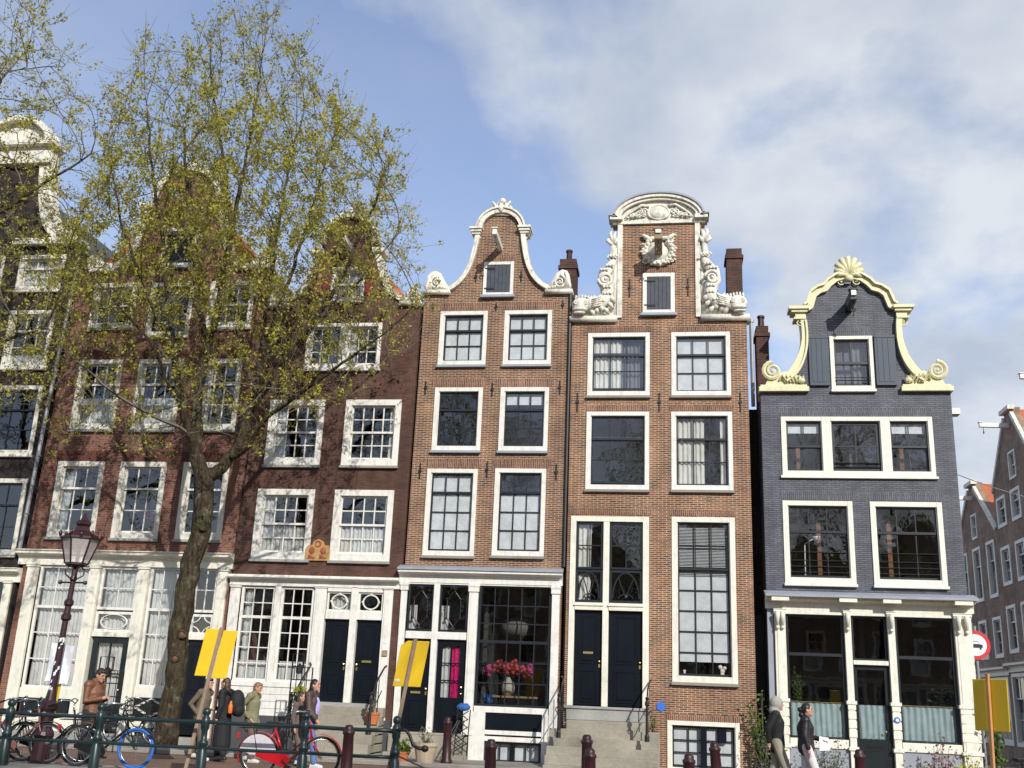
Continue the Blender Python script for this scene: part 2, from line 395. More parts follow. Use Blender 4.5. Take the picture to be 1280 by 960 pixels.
# ------------------------------------------------------------------ mesh builder
OFF = {}
def root_of(o):
    while o.parent: o = o.parent
    return o
class MB:
    def __init__(s): s.v = []; s.f = []
    def add(s, vs, fs):
        n = len(s.v); s.v += [tuple(v) for v in vs]; s.f += [tuple(i + n for i in f) for f in fs]; return s
    def box(s, x0, x1, y0, y1, z0, z1):
        if x0 > x1: x0, x1 = x1, x0
        if y0 > y1: y0, y1 = y1, y0
        if z0 > z1: z0, z1 = z1, z0
        return s.add([(x0,y0,z0),(x1,y0,z0),(x1,y1,z0),(x0,y1,z0),(x0,y0,z1),(x1,y0,z1),(x1,y1,z1),(x0,y1,z1)],
                     [(0,3,2,1),(4,5,6,7),(0,1,5,4),(1,2,6,5),(2,3,7,6),(3,0,4,7)])
    def prism(s, poly, y0, y1):
        """polygon of (x, z) points extruded along y"""
        n = len(poly)
        a = sum(poly[i][0]*poly[(i+1)%n][1]-poly[(i+1)%n][0]*poly[i][1] for i in range(n))
        if a < 0: poly = poly[::-1]
        return s.add([(x,y0,z) for x,z in poly] + [(x,y1,z) for x,z in poly],
                     [tuple(range(n)), tuple(range(2*n-1, n-1, -1))] + [(i, n+i, n+(i+1)%n, (i+1)%n) for i in range(n)])
    def extrude_x(s, prof, x0, x1):
        """closed (y, z) profile extruded along x"""
        n = len(prof)
        return s.add([(x0,y,z) for y,z in prof] + [(x1,y,z) for y,z in prof],
                     [tuple(range(n)), tuple(range(2*n-1, n-1, -1))] + [(i, n+i, n+(i+1)%n, (i+1)%n) for i in range(n)])
    def tube(s, pts, r, n=6, cap=True, flat=None):
        pts = [Vector(p) for p in pts]; k = len(pts)
        rr = [r]*k if isinstance(r, (int, float)) else list(r)
        up = None; vs = []; fs = []
        for i, p in enumerate(pts):
            d = (pts[min(i+1,k-1)] - pts[max(i-1,0)])
            d = d.normalized() if d.length > 1e-9 else Vector((0,0,1))
            if up is None: up = Vector((0,1,0)) if abs(d.y) < 0.9 else Vector((1,0,0))
            a = (up - d*up.dot(d))
            a = a.normalized() if a.length > 1e-6 else d.orthogonal().normalized()
            up = a; b = d.cross(a)
            for j in range(n):
                t = 2*PI*j/n
                vs.append(p + (a*math.cos(t)*(flat or 1) + b*math.sin(t))*rr[i])
        for i in range(k-1):
            for j in range(n):
                fs.append((i*n+j, i*n+(j+1)%n, (i+1)*n+(j+1)%n, (i+1)*n+j))
        if cap: fs += [tuple(range(n-1,-1,-1)), tuple(range((k-1)*n, k*n))]
        return s.add(vs, fs)
    def lathe(s, prof, c=(0,0,0), n=12, cap=True):
        vs = []; fs = []
        for r, z in prof:
            for j in range(n):
                t = 2*PI*j/n; vs.append((c[0]+r*math.cos(t), c[1]+r*math.sin(t), c[2]+z))
        for i in range(len(prof)-1):
            for j in range(n): fs.append((i*n+j, i*n+(j+1)%n, (i+1)*n+(j+1)%n, (i+1)*n+j))
        if cap: fs += [tuple(range(n-1,-1,-1)), tuple(range((len(prof)-1)*n, len(prof)*n))]
        return s.add(vs, fs)
    def ball(s, c, r, n=8, m=6):
        r = (r,r,r) if isinstance(r,(int,float)) else r
        vs = [(c[0],c[1],c[2]-r[2])]
        for i in range(1, m):
            ph = -PI/2 + PI*i/m
            for j in range(n):
                t = 2*PI*j/n
                vs.append((c[0]+r[0]*math.cos(ph)*math.cos(t), c[1]+r[1]*math.cos(ph)*math.sin(t), c[2]+r[2]*math.sin(ph)))
        vs.append((c[0],c[1],c[2]+r[2])); L = len(vs)-1; fs = []
        for j in range(n): fs.append((0, 1+(j+1)%n, 1+j))
        for i in range(m-2):
            for j in range(n): fs.append((1+i*n+j, 1+i*n+(j+1)%n, 1+(i+1)*n+(j+1)%n, 1+(i+1)*n+j))
        for j in range(n): fs.append((L, 1+(m-2)*n+j, 1+(m-2)*n+(j+1)%n))
        return s.add(vs, fs)
    def band(s, path, w, y0, y1):
        """strip of width w running along an open (x, z) path, y0..y1 deep; w may be a list"""
        P = [Vector((x, z)) for x, z in path]; k = len(P); L = []; R = []
        for i, p in enumerate(P):
            d = (P[min(i+1,k-1)] - P[max(i-1,0)]).normalized(); nn = Vector((-d.y, d.x))
            ww = w[i] if isinstance(w, (list, tuple)) else w
            L.append(p + nn*ww/2); R.append(p - nn*ww/2)
        vs = []
        for i in range(k): vs += [(L[i].x,y0,L[i].y),(R[i].x,y0,R[i].y),(R[i].x,y1,R[i].y),(L[i].x,y1,L[i].y)]
        fs = [(0,1,2,3), tuple((k-1)*4+q for q in (3,2,1,0))]
        for i in range(k-1):
            for q in range(4):
                a, b = i*4+q, i*4+(q+1)%4
                fs.append((a, a+4, b+4, b))
        return s.add(vs, fs)
    def scroll(s, cx, cz, r, turns=1.6, sign=1, start=0.0, y=-0.06, thick=None):
        pts = []; rr = []; n = int(14*turns); thick = thick or r*0.22
        for i in range(n+1):
            f = i/n; a = start + sign*2*PI*turns*f; q = r*(1 - 0.82*f)
            pts.append((cx+q*math.cos(a), y - 0.35*thick*f, cz+q*math.sin(a))); rr.append(thick*(1-0.55*f))
        s.tube(pts, rr, 6)
        return s.ball((cx, y-0.02, cz), (r*0.2, r*0.22, r*0.2))
    def ring(s, c, R, r, n=24, m=6, axis='y', squash=1.0):
        vs = []; fs = []
        for i in range(n):
            a = 2*PI*i/n
            for j in range(m):
                b = 2*PI*j/m; q = R + r*math.cos(b); h = r*math.sin(b)
                x, z = q*math.cos(a), q*math.sin(a)*squash
                p = (x, h, z) if axis == 'y' else ((x, z, h) if axis == 'z' else (h, x, z))
                vs.append((c[0]+p[0], c[1]+p[1], c[2]+p[2]))
        for i in range(n):
            for j in range(m):
                fs.append((i*m+j, ((i+1)%n)*m+j, ((i+1)%n)*m+(j+1)%m, i*m+(j+1)%m))
        return s.add(vs, fs)
    def build(s, name, mat, parent=None, smooth=False, bevel=0.0, kind=None):
        me = bpy.data.meshes.new(name)
        o3 = OFF.get(root_of(parent).name, (0,0,0)) if parent else (0,0,0)
        me.from_pydata([(x-o3[0], y-o3[1], z-o3[2]) for x,y,z in s.v], [], s.f)
        bm = bmesh.new(); bm.from_mesh(me)
        bmesh.ops.recalc_face_normals(bm, faces=bm.faces)
        if bevel > 0:
            eds = [e for e in bm.edges if len(e.link_faces) == 2 and e.calc_face_angle(0) > 0.6]
            if eds: bmesh.ops.bevel(bm, geom=eds, offset=bevel, segments=1, affect='EDGES', clamp_overlap=True)
        bm.to_mesh(me); bm.free()
        me.materials.append(M[mat] if isinstance(mat, str) else mat)
        if smooth:
            for p in me.polygons: p.use_smooth = True
        o = bpy.data.objects.new(name, me); COL.objects.link(o)
        if parent: o.parent = parent
        if kind: o['kind'] = kind
        return o

def thing(name, label, cat, loc=(0,0,0), group=None):
    o = bpy.data.objects.new(name, None); COL.objects.link(o)
    o.empty_display_size = 0.2
    o.location = loc; o['label'] = label; o['category'] = cat
    if group: o['group'] = group
    OFF[o.name] = tuple(loc)
    return o
def tag(o, label, cat, group=None, kind=None):
    o['label'] = label; o['category'] = cat
    if group: o['group'] = group
    if kind: o['kind'] = kind
    return o
def copy_tree(o, parent=None):
    c = o.copy(); COL.objects.link(c)
    if parent: c.parent = parent
    for ch in list(o.children): copy_tree(ch, c)
    return c
def mirror(path, cx): return [(2*cx-x, z) for x, z in path]
def bez(p0, p1, p2, p3, n=12):
    out = []
    for i in range(n+1):
        t = i/n; a, b, c, d = (1-t)**3, 3*t*(1-t)**2, 3*t*t*(1-t), t**3
        out.append((a*p0[0]+b*p1[0]+c*p2[0]+d*p3[0], a*p0[1]+b*p1[1]+c*p2[1]+d*p3[1]))
    return out
def arc(cx, cz, r, a0, a1, n=14, rz=None):
    rz = rz or r
    return [(cx+r*math.cos(math.radians(a0+(a1-a0)*i/n)), cz+rz*math.sin(math.radians(a0+(a1-a0)*i/n))) for i in range(n+1)]

# ------------------------------------------------------------------ ground, canal
def ground_mat():
    m, t, b = new_mat('clinker paving')
    v = obj_coord(t)
    br = N(t, 'ShaderNodeTexBrick'); br.offset = 0.5
    br.inputs['Scale'].default_value = 1.0; br.inputs['Brick Width'].default_value = 0.21; br.inputs['Row Height'].default_value = 0.08
    br.inputs['Mortar Size'].default_value = 0.008
    br.inputs['Color1'].default_value = (0.20, 0.105, 0.075, 1); br.inputs['Color2'].default_value = (0.12, 0.07, 0.06, 1); br.inputs['Mortar'].default_value = (0.14, 0.12, 0.09, 1)
    t.links.new(v, br.inputs['Vector'])
    c = mixrgb(t, 0.6, br.outputs['Color'], ramp2(t, noise(t, v, 0.8, 6.0, 0.65), 0.3, (0.6, 0.6, 0.55), 0.7, (1.5, 1.45, 1.3)), 'MULTIPLY')
    t.links.new(c, b.inputs['Base Color']); b.inputs['Roughness'].default_value = 0.9
    add_bump(t, b, br.outputs['Fac'], -0.4, 0.01)
    return m
M['paving'] = ground_mat()
M['slab'] = plain('paving slabs', (0.27, 0.25, 0.22), 0.9, 0.2, 2.5, bump=0.2)
def water_mat():
    m, t, b = new_mat('canal water')
    b.inputs['Base Color'].default_value = (0.02, 0.03, 0.02, 1); b.inputs['Roughness'].default_value = 0.06
    add_bump(t, b, noise(t, obj_coord(t), 1.2, 4.0), 0.25, 0.05)
    return m
M['water'] = water_mat()
QY = -9.0
MB().box(-300, 300, QY, 400, -0.3, 0.0).build('street', 'paving', kind='structure')
MB().box(-300, 300, QY-0.35, QY, -0.3, 0.03).build('quay_kerb', 'bluestone', kind='structure')
MB().box(-300, 300, QY-0.3, QY+0.2, -4.0, -0.3).build('quay_wall', 'brick_z', kind='structure')
MB().box(-300, 300, -25.0, QY-0.3, -1.7, -1.6).build('water', 'water', kind='structure')
MB().box(-300, 300, -400, -25.0, -4.0, 0.0).build('near_quay', 'paving', kind='structure')
MB().box(-1200, 1200, -1200, 1200, -4.6, -4.2).build('ground', 'paving', kind='structure')
MB().box(-60, 6.9, QY, -7.35, 0.0, .13).build('quay_pavement', 'slab', kind='structure', bevel=0.02)
MB().box(-60, 6.9, -2.0, 0.25, 0.0, 0.11).build('pavement', 'slab', kind='structure', bevel=0.02)

# ------------------------------------------------------------------ houses
class House:
    def __init__(s, label, cx, outline, mat, depth=8.0, eave=None, roof=None, roof_mat='slate', storeys=(), group=None, name='canal_house'):
        s.root = thing(name, label, 'house', (cx, 0, 0), group)
        s.outline = outline; s.mat = mat; s.depth = depth; s.eave = eave; s.roofp = roof; s.roof_mat = roof_mat
        s.holes = []; s.storeys = storeys
    def part(s, mb, name, mat, parent=None, **k): return mb.build(name, mat, parent or s.root, **k)
    def boxes(s, name, mat, rects, parent=None, bevel=0.0):
        return [s.part(MB().box(*q), name, mat, parent, bevel=bevel) for q in rects]
    def hole(s, x0, x1, z0, z1): s.holes.append((x0, x1, z0, z1))
    def finish(s):
        loops = [[Vector((x, 0, z)) for x, z in s.outline]] + [[Vector((x0,0,z0)), Vector((x0,0,z1)), Vector((x1,0,z1)), Vector((x1,0,z0))] for x0,x1,z0,z1 in s.holes]
        tri = tessellate_polygon(loops)
        flat = [v for l in loops for v in l]
        mb = MB(); mb.add([tuple(v) for v in flat], [tuple(t) for t in tri])
        n = len(s.outline)
        mb.add([(x,0,z) for x,z in s.outline] + [(x,0.34,z) for x,z in s.outline], [(i, (i+1)%n, n+(i+1)%n, n+i) for i in range(n)])
        for x0,x1,z0,z1 in s.holes:
            mb.add([(x0,0,z0),(x1,0,z0),(x1,0,z1),(x0,0,z1),(x0,.25,z0),(x1,.25,z0),(x1,.25,z1),(x0,.25,z1)], [(0,1,5,4),(1,2,6,5),(2,3,7,6),(3,0,4,7)])
        xs = [p[0] for p in s.outline]; xl, xr = min(xs), max(xs); e = s.eave
        # upper wall behind the gable, above the holes' reveal depth
        gl = [(x, z) for x, z in s.outline if z >= e-0.02]
        if len(gl) > 2: mb.add([(x, 0.34, z) for x, z in gl], [tuple(range(len(gl)))])
        d = s.depth
        mb.add([(xl+.02,.34,0),(xl+.02,d,0),(xl+.02,d,e),(xl+.02,.34,e),(xr-.02,.34,0),(xr-.02,d,0),(xr-.02,d,e),(xr-.02,.34,e)], [(0,1,2,3),(4,5,6,7),(1,5,6,2)])
        s.part(mb, 'wall', s.mat)
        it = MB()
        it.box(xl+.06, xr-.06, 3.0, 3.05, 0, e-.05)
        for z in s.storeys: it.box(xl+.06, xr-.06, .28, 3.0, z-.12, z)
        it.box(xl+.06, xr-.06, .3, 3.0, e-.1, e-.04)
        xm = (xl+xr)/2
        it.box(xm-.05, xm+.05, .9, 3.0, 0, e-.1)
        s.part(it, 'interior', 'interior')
        if s.roofp:
            s.part(MB().prism(s.roofp, .36, d+.1), 'roof', s.roof_mat)

def pane_mesh(cells, y, mb=None, tilt=0.0022):
    mb = mb or MB()
    for x0, x1, z0, z1 in cells:
        a, b = random.uniform(-tilt, tilt), random.uniform(-tilt, tilt)
        w, h = x1-x0, z1-z0
        mb.add([(x0,y-a*w-b*h,z0),(x1,y+a*w-b*h,z0),(x1,y+a*w+b*h,z1),(x0,y-a*w+b*h,z1)], [(0,1,2,3)])
    return mb
def curtain(x0, x1, z0, z1, y=.172, amp=.022, per=.11, n=None, gather=0.0):
    n = n or max(6, int((x1-x0)/per*6)); vs = []; ph = random.uniform(0, 6)
    rows = 5
    for k in range(rows+1):
        zz_ = z0 + (z1-z0)*k/rows
        for i in range(n+1):
            f = i/n; x = x0+(x1-x0)*f
            yy = y + amp*math.sin(2*PI*f*(x1-x0)/per + ph + .5*math.sin(f*9+k*.3)) + amp*.4*math.sin(f*23+k)
            xx = x + gather*(1-k/rows)*math.sin(f*PI*2)
            vs.append((xx, yy, zz_ + (.012*math.sin(f*31+ph) if k == 0 else 0)))
    return MB().add(vs, [(k*(n+1)+i, k*(n+1)+i+1, (k+1)*(n+1)+i+1, (k+1)*(n+1)+i) for k in range(rows) for i in range(n)])

def sash_window(H, x0, x1, z0, z1, cols=3, rows=(1, 2), split=None, sash='sash_dark', casing='white', cw=.11, fill='blind', sill='lead', name='window', bar=.026, stile=.05, open_low=0.0, glass='glass', hole=True, headed=0.0):
    """casing, upper and lower sash with glazing bars, panes, sill and what hangs behind"""
    if hole: H.hole(x0+.03, x1-.03, z0+.03, z1-.03)
    c = MB()
    c.box(x0, x0+cw, -.035, .14, z0, z1); c.box(x1-cw, x1, -.035, .14, z0, z1)
    c.box(x0+cw, x1-cw, -.033, .14, z1-cw, z1); c.box(x0+cw, x1-cw, -.033, .14, z0, z0+cw*1.15)
    c.box(x0+cw, x0+cw+.02, .0, .05, z0+cw*1.15, z1-cw); c.box(x1-cw-.02, x1-cw, .0, .05, z0+cw*1.15, z1-cw)
    w = H.part(c, name, casing, bevel=.006)
    X0, X1, Z0, Z1 = x0+cw+.005, x1-cw-.005, z0+cw*1.15+.003, z1-cw-.004
    tot = sum(rows); split = split or rows[0]/tot
    zm = Z1 - (Z1-Z0)*split
    cells_u = []; cells_l = []
    def sash_mesh(za, zb, y, nr, cells, lift=0.0):
        mb = MB(); za += lift; zb += lift
        mb.box(X0, X0+stile, y, y+.04, za, zb); mb.box(X1-stile, X1, y, y+.04, za, zb)
        mb.box(X0+stile, X1-stile, y+.001, y+.039, zb-stile*.9, zb); mb.box(X0+stile, X1-stile, y+.001, y+.039, za, za+stile*1.1)
        a, b = X0+stile, X1-stile; p, q = za+stile*1.1, zb-stile*.9
        for i in range(1, cols):
            x = a+(b-a)*i/cols; mb.box(x-bar/2, x+bar/2, y+.004, y+.036, p, q)
        for j in range(1, nr):
            z = p+(q-p)*j/nr; mb.box(a, b, y+.006, y+.034, z-bar/2, z+bar/2)
        for i in range(cols):
            for j in range(nr):
                cells.append((a+(b-a)*i/cols, a+(b-a)*(i+1)/cols, p+(q-p)*j/nr, p+(q-p)*(j+1)/nr))
        return mb
    if rows[1]:
        H.part(sash_mesh(zm-stile*.5, Z1, .055, rows[0], cells_u), 'sash', sash, w)
        H.part(sash_mesh(Z0, zm+stile*.5, .098, rows[1], cells_l, open_low), 'sash', sash, w)
        pm = pane_mesh(cells_u, .075); pane_mesh(cells_l, .118, pm)
    else:
        H.part(sash_mesh(Z0, Z1, .07, rows[0], cells_u), 'sash', sash, w)
        pm = pane_mesh(cells_u, .09)
    H.part(pm, 'pane', glass, w)
    if sill:
        H.part(MB().box(x0-.02, x1+.02, -.10, .02, z0-.07, z0-.002), 'sill', sill, w, bevel=.008)
    window_fill(H, w, X0, X1, Z0, Z1, fill)
    return w
def window_fill(H, w, X0, X1, Z0, Z1, fill):
    h, ww = Z1-Z0, X1-X0
    for f in ([fill] if isinstance(fill, (str, type(None))) else fill):
        if f == 'blind': H.part(MB().box(X0+.02, X1-.02, .144, .148, Z0+.02, Z1), 'roller_blind', 'blind', w)
        elif f == 'blind_up': H.part(MB().box(X0+.02, X1-.02, .144, .148, Z0+.12*h, Z1), 'roller_blind', 'blind', w)
        elif f == 'blind_low': H.part(MB().box(X0+.02, X1-.02, .144, .148, Z0+.02, Z0+h*.72), 'roller_blind', 'blind', w)
        elif f == 'blind_top': H.part(MB().box(X0+.02, X1-.02, .144, .148, Z1-.22*h, Z1), 'roller_blind', 'blind', w)
        elif f == 'net': H.part(curtain(X0, X1, Z0, Z1), 'curtain', 'net', w)
        elif f == 'net_low': H.part(curtain(X0, X1, Z0, Z0+h*.46), 'curtain', 'net', w)
        elif f == 'net_third': H.part(curtain(X0, X1, Z0, Z0+h*.2, amp=.01), 'curtain', 'net', w)
        elif f == 'left': H.part(curtain(X0, X0+ww*.26, Z0, Z1, gather=.04), 'curtain', 'curtain_warm', w)
        elif f == 'left_half': H.part(curtain(X0, X0+ww*.55, Z0, Z1), 'curtain', 'curtain_warm', w)
        elif f == 'left_grey': H.part(curtain(X0, X0+ww*.25, Z0, Z1), 'curtain', 'net', w)
        elif f == 'right': H.part(curtain(X1-ww*.14, X1, Z0, Z1), 'curtain', 'curtain_warm', w)
        elif f == 'right_grey': H.part(curtain(X1-ww*.45, X1, Z0, Z1-h*.04, y=.26), 'curtain', 'curtain_grey', w)
        elif f == 'blinds_slat':
            mb = MB(); z = Z1
            while z > Z1-h*.36: mb.box(X0+.02, X1-.02, .15, .175, z-.022, z-.008); z -= .036
            H.part(mb, 'slatted_blind', 'blind', w)
            H.part(MB().box(X0+.02, X1-.02, .146, .149, Z0+.09*h, Z1-h*.36), 'roller_blind', 'blind', w)

def panel_door(H, x0, x1, z0, z1, mat='door_blue', panels=((.04,.36),(.42,.96)), y=.06, knob=1, slot=None, parent=None):
    mb = MB().box(x0, x1, y, y+.05, z0, z1)
    w, h = x1-x0, z1-z0; m = .13*min(1, w/.75)
    for a, b in panels:
        za, zb = z0+h*a+.03, z0+h*b-.03
        xa, xb = x0+m, x1-m
        mb.box(xa, xb, y-.012, y, za, za+.035); mb.box(xa, xb, y-.012, y, zb-.035, zb)
        mb.box(xa, xa+.035, y-.012, y, za+.035, zb-.035); mb.box(xb-.035, xb, y-.012, y, za+.035, zb-.035)
        mb.box(xa+.075, xb-.075, y-.018, y, za+.075, zb-.075)
    d = H.part(mb, 'door', mat, parent, bevel=.005)
    kx = x1-.055 if knob > 0 else x0+.055
    k = MB().ball((kx, y-.045, z0+h*.46), .028); k.tube([(kx,y-.03,z0+h*.46),(kx,y+.005,z0+h*.46)], .012)
    k.box(kx-.018, kx+.018, y-.008, y, z0+h*.46-.14, z0+h*.46-.06)
    H.part(k, 'door_knob', 'brass', d, smooth=False)
    if slot: H.part(MB().box((x0+x1)/2-.12, (x0+x1)/2+.12, y-.03, y, z0+h*slot-.025, z0+h*slot+.025), 'letter_slot', 'brass', d)
    return d

def entablature(x0, x1, z0, z1, proj=.28, lead=True):
    """profiled cornice and frieze as one extrusion"""
    h = z1-z0
    prof = [(.05,z0),(-.05,z0),(-.05,z0+h*.42),(-.08,z0+h*.46),(-.08,z0+h*.54),(-.14,z0+h*.6),(-.17,z0+h*.66),(-.25,z0+h*.7),(-.25,z0+h*.84),(-proj,z0+h*.9),(-proj,z1-.02),(.05,z1)]
    return MB().extrude_x(prof, x0, x1)
def pilaster(mb, x0, x1, z0, z1, y=-.06, cap=.1, base=.14):
    mb.box(x0+.02, x1-.02, y, .12, z0+base, z1-cap)
    mb.box(x0, x1, y-.03, .12, z0, z0+base); mb.box(x0, x1, y-.03, .12, z1-cap, z1)
    mb.box(x0-.01, x1+.01, y-.045, .12, z1-cap*.45, z1-cap*.15)
    if x1-x0 > .24: mb.box(x0+.07, x1-.07, y-.012, y, z0+base+.08, z1-cap-.08)
    return mb
def hoist_beam(H, x, z, L=1.0, w=.13, h=.2, mat='white', droop=0.0):
    b = H.part(MB().add([(x-w/2,-L,z+.05),(x+w/2,-L,z+.05),(x+w/2,.3,z),(x-w/2,.3,z),(x-w/2,-L,z+h+.02),(x+w/2,-L,z+h+.02),(x+w/2,.3,z+h),(x-w/2,.3,z+h)],
               [(0,3,2,1),(4,5,6,7),(0,1,5,4),(1,2,6,5),(2,3,7,6),(3,0,4,7)]).box(x-w/2-.03, x+w/2+.03, -L-.03, -L+.12, z+h+.025, z+h+.06), 'hoist_beam', mat, bevel=.008)
    hk = MB().tube([(x,-L+.15,z+.04),(x,-L+.15,z-.12)], .012).ring((x,-L+.15,z-.17), .05, .013, 10, 5)
    H.part(hk, 'hook', 'iron', b)
    return b
def hatch(H, x0, x1, z0, z1, mat='plank_grey', cw=.1, planks=6, sill='lead'):
    c = MB()
    c.box(x0, x0+cw, -.05, .05, z0, z1); c.box(x1-cw, x1, -.05, .05, z0, z1)
    c.box(x0+cw, x1-cw, -.048, .05, z1-cw, z1); c.box(x0+cw, x1-cw, -.048, .05, z0, z0+cw*.9)
    w = H.part(c, 'hatch_frame', 'white', bevel=.006)
    s = MB(); a, b = x0+cw+.004, x1-cw-.004
    for i in range(planks):
        p, q = a+(b-a)*i/planks, a+(b-a)*(i+1)/planks
        s.box(p+.004, q-.004, -.03+random.uniform(-.003,.003), .02, z0+cw*.9+.004, z1-cw-.004)
    s.box(a, b, .0, .025, z0+cw*.9+.006, z1-cw-.006)
    hs = H.part(s, 'shutter', mat, w)
    hg = MB()
    for f in (.2, .8): hg.box(x0+cw*.4, a+.22, -.055, -.035, z0+(z1-z0)*f-.02, z0+(z1-z0)*f+.02)
    H.part(hg, 'hinge', 'iron', hs)
    if sill: H.part(MB().box(x0-.05, x1+.05, -.13, .02, z0-.08, z0-.003), 'sill', sill, w, bevel=.008)
    return w
def wall_anchor(H, pts):
    for x, z, l in pts:
        H.part(MB().box(x-.014, x+.014, -.035, 0.0, z-l/2, z+l/2).box(x-.035, x+.035, -.045, 0.0, z-.03, z+.03), 'wall_anchor', 'iron')
def lintel(H, x0, x1, z0, h=.2, mat='soldier_c', flare=.1):
    H.part(MB().prism([(x0, z0), (x1, z0), (x1+flare, z0+h), (x0-flare, z0+h)], -.006, .004), 'lintel', mat)
def volute_block(H, x0, x1, z0, top, left=True, mat='stone_white', r=.26):
    """scrolled sandstone shoulder of a bell gable"""
    mb = MB(); s_ = 1 if left else -1
    xo, xi = (x0, x1) if left else (x1, x0)
    w = abs(x1-x0)
    mb.box(min(x0,x1)-.04, max(x0,x1)+.04, -.14, .36, z0, z0+.1)
    poly = [(xo+s_*w*.03, z0+.1), (xi, z0+.1), (xi, z0+.2), (xi-s_*w*.16, z0+.34), (xi-s_*w*.38, top-.06), (xi-s_*w*.6, top+.02), (xi-s_*w*.82, top-.02), (xo+s_*w*.10, top-.14), (xo+s_*w*.04, z0+.35)]
    mb.prism(poly, -.02, .3)
    mb.scroll(xo+s_*w*.48, z0+.34, r*.72, 1.7, sign=s_, start=PI/2, y=-.06)
    for k in range(5):
        f = k/4; mb.tube([(xo+s_*w*(.1+.05*k), -.05, z0+.12), (xo+s_*w*(.06+.1*f), -.09, z0+.2+.06*k), (xo+s_*w*(.12+.16*f), -.04, top-.12+.02*k)], [.03,.05,.015], 5)
    for k in range(3): mb.ball((xi-s_*w*(.12+.1*k), -.05, z0+.17+.02*k), (.05,.05,.04), 7, 5)
    return H.part(mb, 'gable_scroll', mat, smooth=True)

# ================================================================== house Z: blackish brick house at the left edge
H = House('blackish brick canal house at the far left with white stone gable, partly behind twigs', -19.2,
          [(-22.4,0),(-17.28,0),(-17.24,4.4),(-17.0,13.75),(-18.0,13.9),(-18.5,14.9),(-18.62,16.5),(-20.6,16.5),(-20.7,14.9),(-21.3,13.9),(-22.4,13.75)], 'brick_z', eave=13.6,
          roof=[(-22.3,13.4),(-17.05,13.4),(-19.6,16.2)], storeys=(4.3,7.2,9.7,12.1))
for (z0, z1, x0, x1, fl) in ((12.33,13.45,-18.86,-17.4,'net'),(9.97,11.72,-18.86,-17.45,'net_third'),(7.45,9.45,-18.9,-17.42,None),(4.7,6.78,-18.95,-17.4,'left_grey')):
    sash_window(H, x0, x1, z0, z1, 3, (1,2), sash='sash_dark' if z1 < 9.9 else 'white_a', casing='white_a', cw=.12, fill=fl, sill='white_a')
    sash_window(H, x0-1.95, x1-1.95, z0, z1, 3, (1,2), sash='white_a', casing='white_a', cw=.12, fill=None, sill='white_a')
g = MB()
g.box(-19.1,-16.95,-.2,.36,13.74,13.84); g.box(-19.06,-17.0,-.14,.36,13.84,13.96)
g.band(bez((-17.35,14.02),(-18.2,14.1),(-18.35,14.8),(-18.55,16.4)), .42, -.1, .3)
g.band(bez((-21.9,14.02),(-21.1,14.1),(-20.9,14.8),(-20.7,16.4)), .42, -.1, .3)
g.scroll(-17.45,14.2,.2,1.6,1,PI/2); g.scroll(-18.35,15.7,.14,1.5,-1,0)
for k in range(6): g.ball((-17.7-.11*k,-.14,14.12+.22*k),(.09,.07,.09),8,6)
g.box(-20.95,-18.35,-.22,.36,16.4,16.52); g.box(-20.85,-18.42,-.1,.36,16.52,17.0); g.box(-21.0,-18.28,-.3,.36,17.0,17.15)
g.band(arc(-19.65,17.1,1.1,0,180,18,.85), .16, -.25, .36); g.prism(arc(-19.65,17.12,1.05,0,180,18,.8), -.02, .3)
H.part(g, 'gable_ornament', 'stone_white')
H.hole(-22.2,-17.5,.4,4.05)
f = MB(); pilaster(f,-17.56,-17.3,.2,4.05); pilaster(f,-19.6,-19.3,.2,4.05); pilaster(f,-22.3,-22.0,.2,4.05)
f.box(-22.2,-17.5,-.03,.1,.38,.9)
H.part(f,'shop_frame','cream'); H.part(entablature(-22.4,-17.1,3.98,4.36),'cornice','cream')
H.part(pane_mesh([(-22,-19.6,.9,4.0),(-19.3,-17.56,.9,4.0)],.08),'pane','glass_dark')
H.finish()
# grey drainpipe between the two houses
dp = MB().tube([(-16.93,-.12,13.0),(-17.1,-.12,9.0),(-17.22,-.12,4.75)], .055, 8)
for z in (12.2,10.6,9.0,7.4,5.8):
    x = -17.22+(z-4.75)*.0352; dp.ring((x,-.12,z), .06, .016, 10, 5, 'z')
tag(dp.build('drainpipe','zinc'), 'grey zinc drainpipe running down between the blackish and the red brick house', 'drainpipe')

# ================================================================== house A: red brick, three windows wide
H = House('wide dark red brick canal house behind the large tree, three windows across, orange roof', -14.1,
          [(-17.2,0),(-11.27,0),(-11.24,4.8),(-11.06,12.86)]+[(-11.9,12.95)]+bez((-12.05,13.05),(-12.5,13.4),(-12.62,13.9),(-12.72,14.9),8)+arc(-13.88,15.3,.9,10,170,12,.85)+bez((-15.1,14.9),(-15.2,13.9),(-15.3,13.4),(-15.8,13.05),8)+[(-15.9,12.95),(-16.93,12.98)],
          'brick_a', eave=12.8, roof=[(-16.9,12.8),(-11.1,12.7),(-13.95,15.75)], roof_mat='tile', storeys=(4.7,7.65,10.6))
for (x0,x1,z0,z1) in ((-16.36,-15.02,11.13,12.52),(-12.82,-11.50,11.11,12.52)):
    sash_window(H,x0,x1,z0,z1,3,(1,1),sash='white',casing='white_a',cw=.14,fill=None,sill='bluestone')
sash_window(H,-14.6,-13.3,10.88,12.5,2,(1,1),sash='sash_dark',casing='white_a',cw=.12,fill=None,sill='white_a')
for i,(x0,x1) in enumerate(((-16.42,-15.12),(-14.63,-13.32),(-12.88,-11.6))):
    sash_window(H,x0,x1,8.17,10.2,3,(1,2),sash='white',casing='white_a',cw=.13,fill=('net_low','net_low','left_grey')[i],sill='bluestone')
